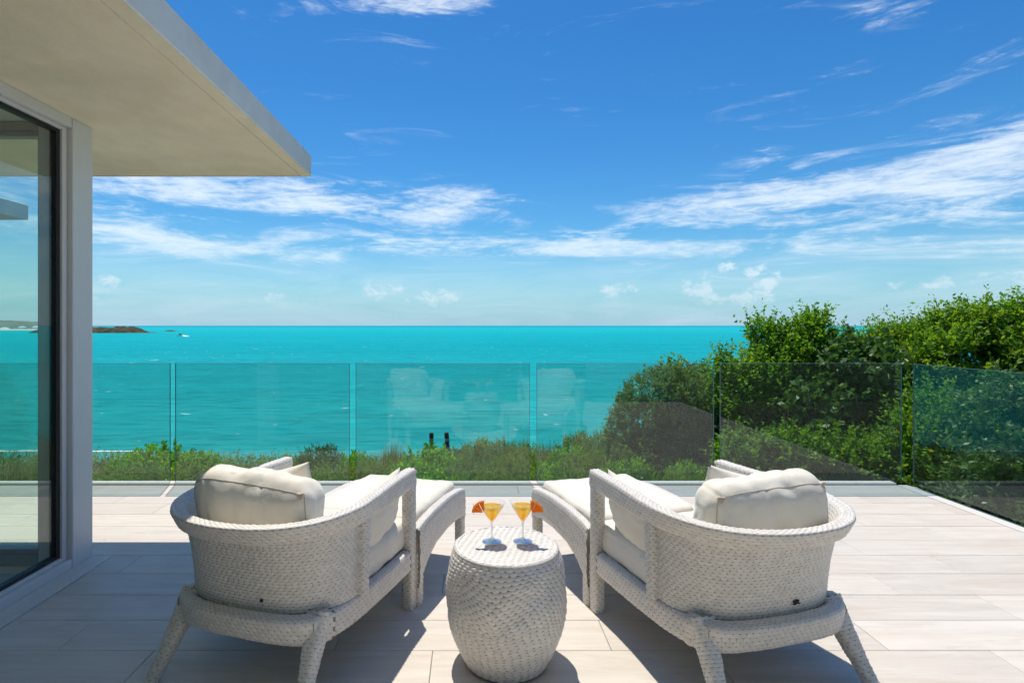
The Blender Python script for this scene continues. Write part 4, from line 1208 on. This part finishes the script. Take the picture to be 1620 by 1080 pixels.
def table_top():
    """flat herringbone weave clipped to the round top"""
    r = np.random.default_rng(5); Rm = .204; mb_v = []; quads = []; tone = []
    n = 64; a = np.linspace(0, 2 * pi, n, endpoint=False)
    disc = np.stack([Rm * np.cos(a), Rm * np.sin(a), np.full(n, TZ - .002)], 1)
    mb_v += [disc, np.array([[0, 0, TZ - .002]])]; tone += [np.zeros(n + 1)]  # disc under the strands carries the painted gap shade
    tris = np.stack([np.arange(n), (np.arange(n) + 1) % n, np.full(n, n)], 1); off = n + 1
    s = np.array([-1, -.62, 0, .62, 1.]); t = np.array([-1, 0, 1.]); ss, tt = np.meshgrid(s, t); ss, tt = ss.ravel(), tt.ravel()
    hh = .0036 * (1 - np.abs(ss) ** 2.4 * .9) * (1 - .7 * tt ** 2)
    q0 = np.array([(j * 5 + i, j * 5 + i + 1, (j + 1) * 5 + i + 1, (j + 1) * 5 + i) for j in range(2) for i in range(4)])
    P, pv = .034, .0135; ang = R(24)
    rows = int(2 * Rm / pv) + 4; cols = int(2 * Rm / P) + 4
    for i in range(-rows, rows):
        for k in range(-cols, cols):
            cx = (k + (i % 3) / 3.0) * P; cy = (i + .5) * pv
            x = cx + ss * P * .5; y = cy + pv * .5 * np.where(tt < 0, -(1.05 - .85 * np.clip((np.abs(ss) - .5) / .5, 0, 1)), tt * 1.05)
            X = x * cos(ang) - y * sin(ang); Y = x * sin(ang) + y * cos(ang)
            rad = np.hypot(X, Y)
            if rad.min() > Rm - .003: continue
            f = np.minimum(1, (Rm - .001) / np.maximum(rad, 1e-6))
            mb_v.append(np.stack([X * f, Y * f, TZ - .0015 + hh * (1 + .4 * (r.random() - .5))], 1)); tone.append(np.full(15, .8 + .2 * r.random()))
            quads.append(q0 + off); off += 15
    mesh_obj('top', np.concatenate(mb_v), [np.concatenate(quads), tris], M['weave_table'], table, True, {'tone': np.concatenate(tone)})
table_top()

# ------------------------------------------------------------------ cocktails
def m_drink():
    m, t, o = mat('yellow_cocktail'); co = objco(t); sp = t.node('ShaderNodeSeparateXYZ'); t.l.new(co, sp.inputs[0])
    c = t.ramp(t.rng(sp.outputs[2], .085, .155), [(0, (1, .50, .0)), (.35, (1, .60, .0)), (.75, (1, .72, .02)), (1, (1, .80, .15))])
    p = t.node('ShaderNodeBsdfPrincipled'); t.l.new(c, p.inputs['Base Color']); p.inputs['Roughness'].default_value = .25
    tl = t.node('ShaderNodeBsdfTranslucent'); t.l.new(c, tl.inputs['Color'])
    mx = t.node('ShaderNodeMixShader'); mx.inputs[0].default_value = .7; t.l.new(p.outputs[0], mx.inputs[1]); t.l.new(tl.outputs[0], mx.inputs[2])
    tr = t.node('ShaderNodeBsdfTransparent'); tr.inputs[0].default_value = (1, .78, .25, 1)
    m2 = t.node('ShaderNodeMixShader'); m2.inputs[0].default_value = .28; t.l.new(mx.outputs[0], m2.inputs[1]); t.l.new(tr.outputs[0], m2.inputs[2])
    t.l.new(m2.outputs[0], o.inputs['Surface']); return m
M['drink'] = m_drink()
def m_solid():
    m, t, o = mat('solid_clear_glass')
    g = t.node('ShaderNodeBsdfGlass'); g.inputs['IOR'].default_value = 1.48; g.inputs['Color'].default_value = (.93, .95, .96, 1)
    tr = t.node('ShaderNodeBsdfTransparent'); tr.inputs[0].default_value = (.85, .87, .88, 1)
    mx = t.node('ShaderNodeMixShader'); mx.inputs[0].default_value = .35; t.l.new(g.outputs[0], mx.inputs[1]); t.l.new(tr.outputs[0], mx.inputs[2])
    t.l.new(mx.outputs[0], o.inputs['Surface']); return m
M['solid_glass'] = m_solid()
M['orange_flesh'] = simple('orange_flesh', (.98, .27, .0), .35, 0, .18, 160, .5)
M['orange_peel'] = simple('orange_peel', (.98, .36, .0), .4, 0, .06, 300, .3)
def m_orange(name, col):
    m, t, o = mat(name); co = objco(t); n = t.noise(co, 170, 4)
    c = t.mix(t.rng(n, .3, .7), tuple(x * .86 for x in col), col)
    p = t.node('ShaderNodeBsdfPrincipled'); t.l.new(c, p.inputs['Base Color']); p.inputs['Roughness'].default_value = .4
    tl = t.node('ShaderNodeBsdfTranslucent'); t.l.new(c, tl.inputs['Color'])
    mx = t.node('ShaderNodeMixShader'); mx.inputs[0].default_value = .75; t.l.new(p.outputs[0], mx.inputs[1]); t.l.new(tl.outputs[0], mx.inputs[2])
    t.l.new(t.bump(n, .3, .002), p.inputs['Normal']); t.l.new(mx.outputs[0], o.inputs['Surface']); return m
M['orange_flesh'] = m_orange('juicy_orange_flesh', (1.0, .42, .005)); M['orange_peel'] = m_orange('bright_orange_peel', (1.0, .50, .01))
M['pith'] = simple('orange_pith', (.95, .52, .10), .6)
def cocktail():
    e = empty('cocktail')
    MB().lathe([(0, .0015), (.040, .0015), (.042, .003), (.040, .0045), (.022, .008), (.008, .0135), (.0042, .020), (0.0035, .045), (.0036, .070), (.0055, .080), (.0075, .084)], 36).build('stem', M['solid_glass'], e, True)
    MB().lathe([(.0, .082), (.0072, .0842), (.020, .104), (.040, .136), (.0575, .169), (.0582, .1697), (.0574, .1697), (.0392, .1362), (.019, .1045), (.006, .0862), (0, .0855)], 44).build('bowl', M['drink_glass'], e, True)
    MB().lathe([(0, .0862), (.0052, .0866), (.0185, .1048), (.0385, .1362), (.0468, .151), (0.0, .151)], 44).build('drink', M['drink'], e, True)
    return e
def orange_wedge():
    e = empty('orange_wedge')
    # quarter slice: corner at origin, straight edges along +x and +z... arc outward; thickness along y
    n = 14; th = .0045
    def quarter(r0, r1, t, inset=0.0):
        mb = MB(); V = []; A = np.linspace(R(0), R(90), n + 1)
        for y in (-t, t):
            for a in A: V.append((r0 * cos(a), y, r0 * sin(a)))
            for a in A: V.append((r1 * cos(a), y, r1 * sin(a)))
        m = n + 1; Q = []
        for i in range(n):
            Q += [(i, i + 1, m + i + 1, m + i), (2 * m + i, 3 * m + i, 3 * m + i + 1, 2 * m + i + 1), (m + i, m + i + 1, 3 * m + i + 1, 3 * m + i), (i, 2 * m + i, 2 * m + i + 1, i + 1)]
        Q += [(0, m, 3 * m, 2 * m), (n, 2 * m + n, 3 * m + n, m + n)]
        return mb.add(V, Q)
    quarter(.0455, .049, th * 1.0).build('peel', M['orange_peel'], e)
    quarter(.0435, .0453, th * .96).build('pith', M['pith'], e)
    # three juicy segments with fine membranes between
    for k in range(3):
        mb = MB(); V = []; A = np.linspace(R(30 * k + 1.4), R(30 * k + 28.6), 7)
        c = R(30 * k + 15); ox, oz = .004 * cos(c), .004 * sin(c)
        for y in (-th * 1.06, th * 1.06):
            V.append((ox, y, oz)); V += [(.0432 * cos(a), y, .0432 * sin(a)) for a in A]
        T = [(0, i, i + 1) for i in range(1, 7)] + [(8, 8 + i + 1, 8 + i) for i in range(1, 7)]
        Q = [(i, 8 + i, 8 + i + 1, i + 1) for i in range(1, 7)] + [(0, 8, 9, 1), (7, 15, 8, 0)]
        mb.add(V, Q, T).build('segment', M['orange_flesh'], e)
    return e
glassA = cocktail(); tag(glassA, 'yellow cocktail in a martini glass, the left of two on wicker table', 'cocktail', 'yellow cocktails in martini glasses')
glassA.location = (.0885, 2.405, TZ + .002)
glassB = copy_tree(glassA); glassB['label'] = 'yellow cocktail in a martini glass, the right of two on wicker table'; glassB.scale = (.985, .985, 1.012); glassB.rotation_euler = (0, 0, .6); glassB.location = (.2195, 2.408, TZ + .002)
wA = orange_wedge(); tag(wA, 'orange wedge hooked on the left rim of the left cocktail', 'orange wedge', 'orange wedges on the cocktails')
wB = copy_tree(wA); wB['label'] = 'orange wedge hooked on the right rim of the right cocktail'
from mathutils import Euler
# left: corner of the slice sits low at the glass wall, arc up and outwards
wA.location = (.0885 - .036, 2.385, TZ + .002 + .130); wA.rotation_euler = (R(-6), R(-100), R(0)); wA.rotation_euler = Euler((R(0), R(-86), R(8)), 'XYZ')
wB.location = (.2195 + .036, 2.388, TZ + .002 + .130); wB.rotation_euler = Euler((R(3), R(-7), R(-14)), 'XYZ')

# ------------------------------------------------------------------ marks of wear on the wicker
def worn(parent, loc, r_, seed, label):
    rd = random.Random(seed); mb = MB()
    for k in range(6):
        a = rd.uniform(-.5, .5); c = Vector(loc) + Vector((rd.uniform(-r_, r_), rd.uniform(-.002, .001), rd.uniform(-r_, r_) * .5))
        mb.tube([c + Vector((-r_ * .7, 0, a * r_)), c + Vector((0, -.003, 0)), c + Vector((r_ * .7, 0, -a * r_))], [.002, .004, .002], 5)
    o = mb.build('broken_strand', M['gasket'], parent, True, False); o['label'] = label
worn(chair2, (.06, -.772, .345), .012, 4, 'dark torn hole in the woven back')
worn(chair, (.10, -.768, .345), .005, 5, 'tiny dark punctures in the woven back')
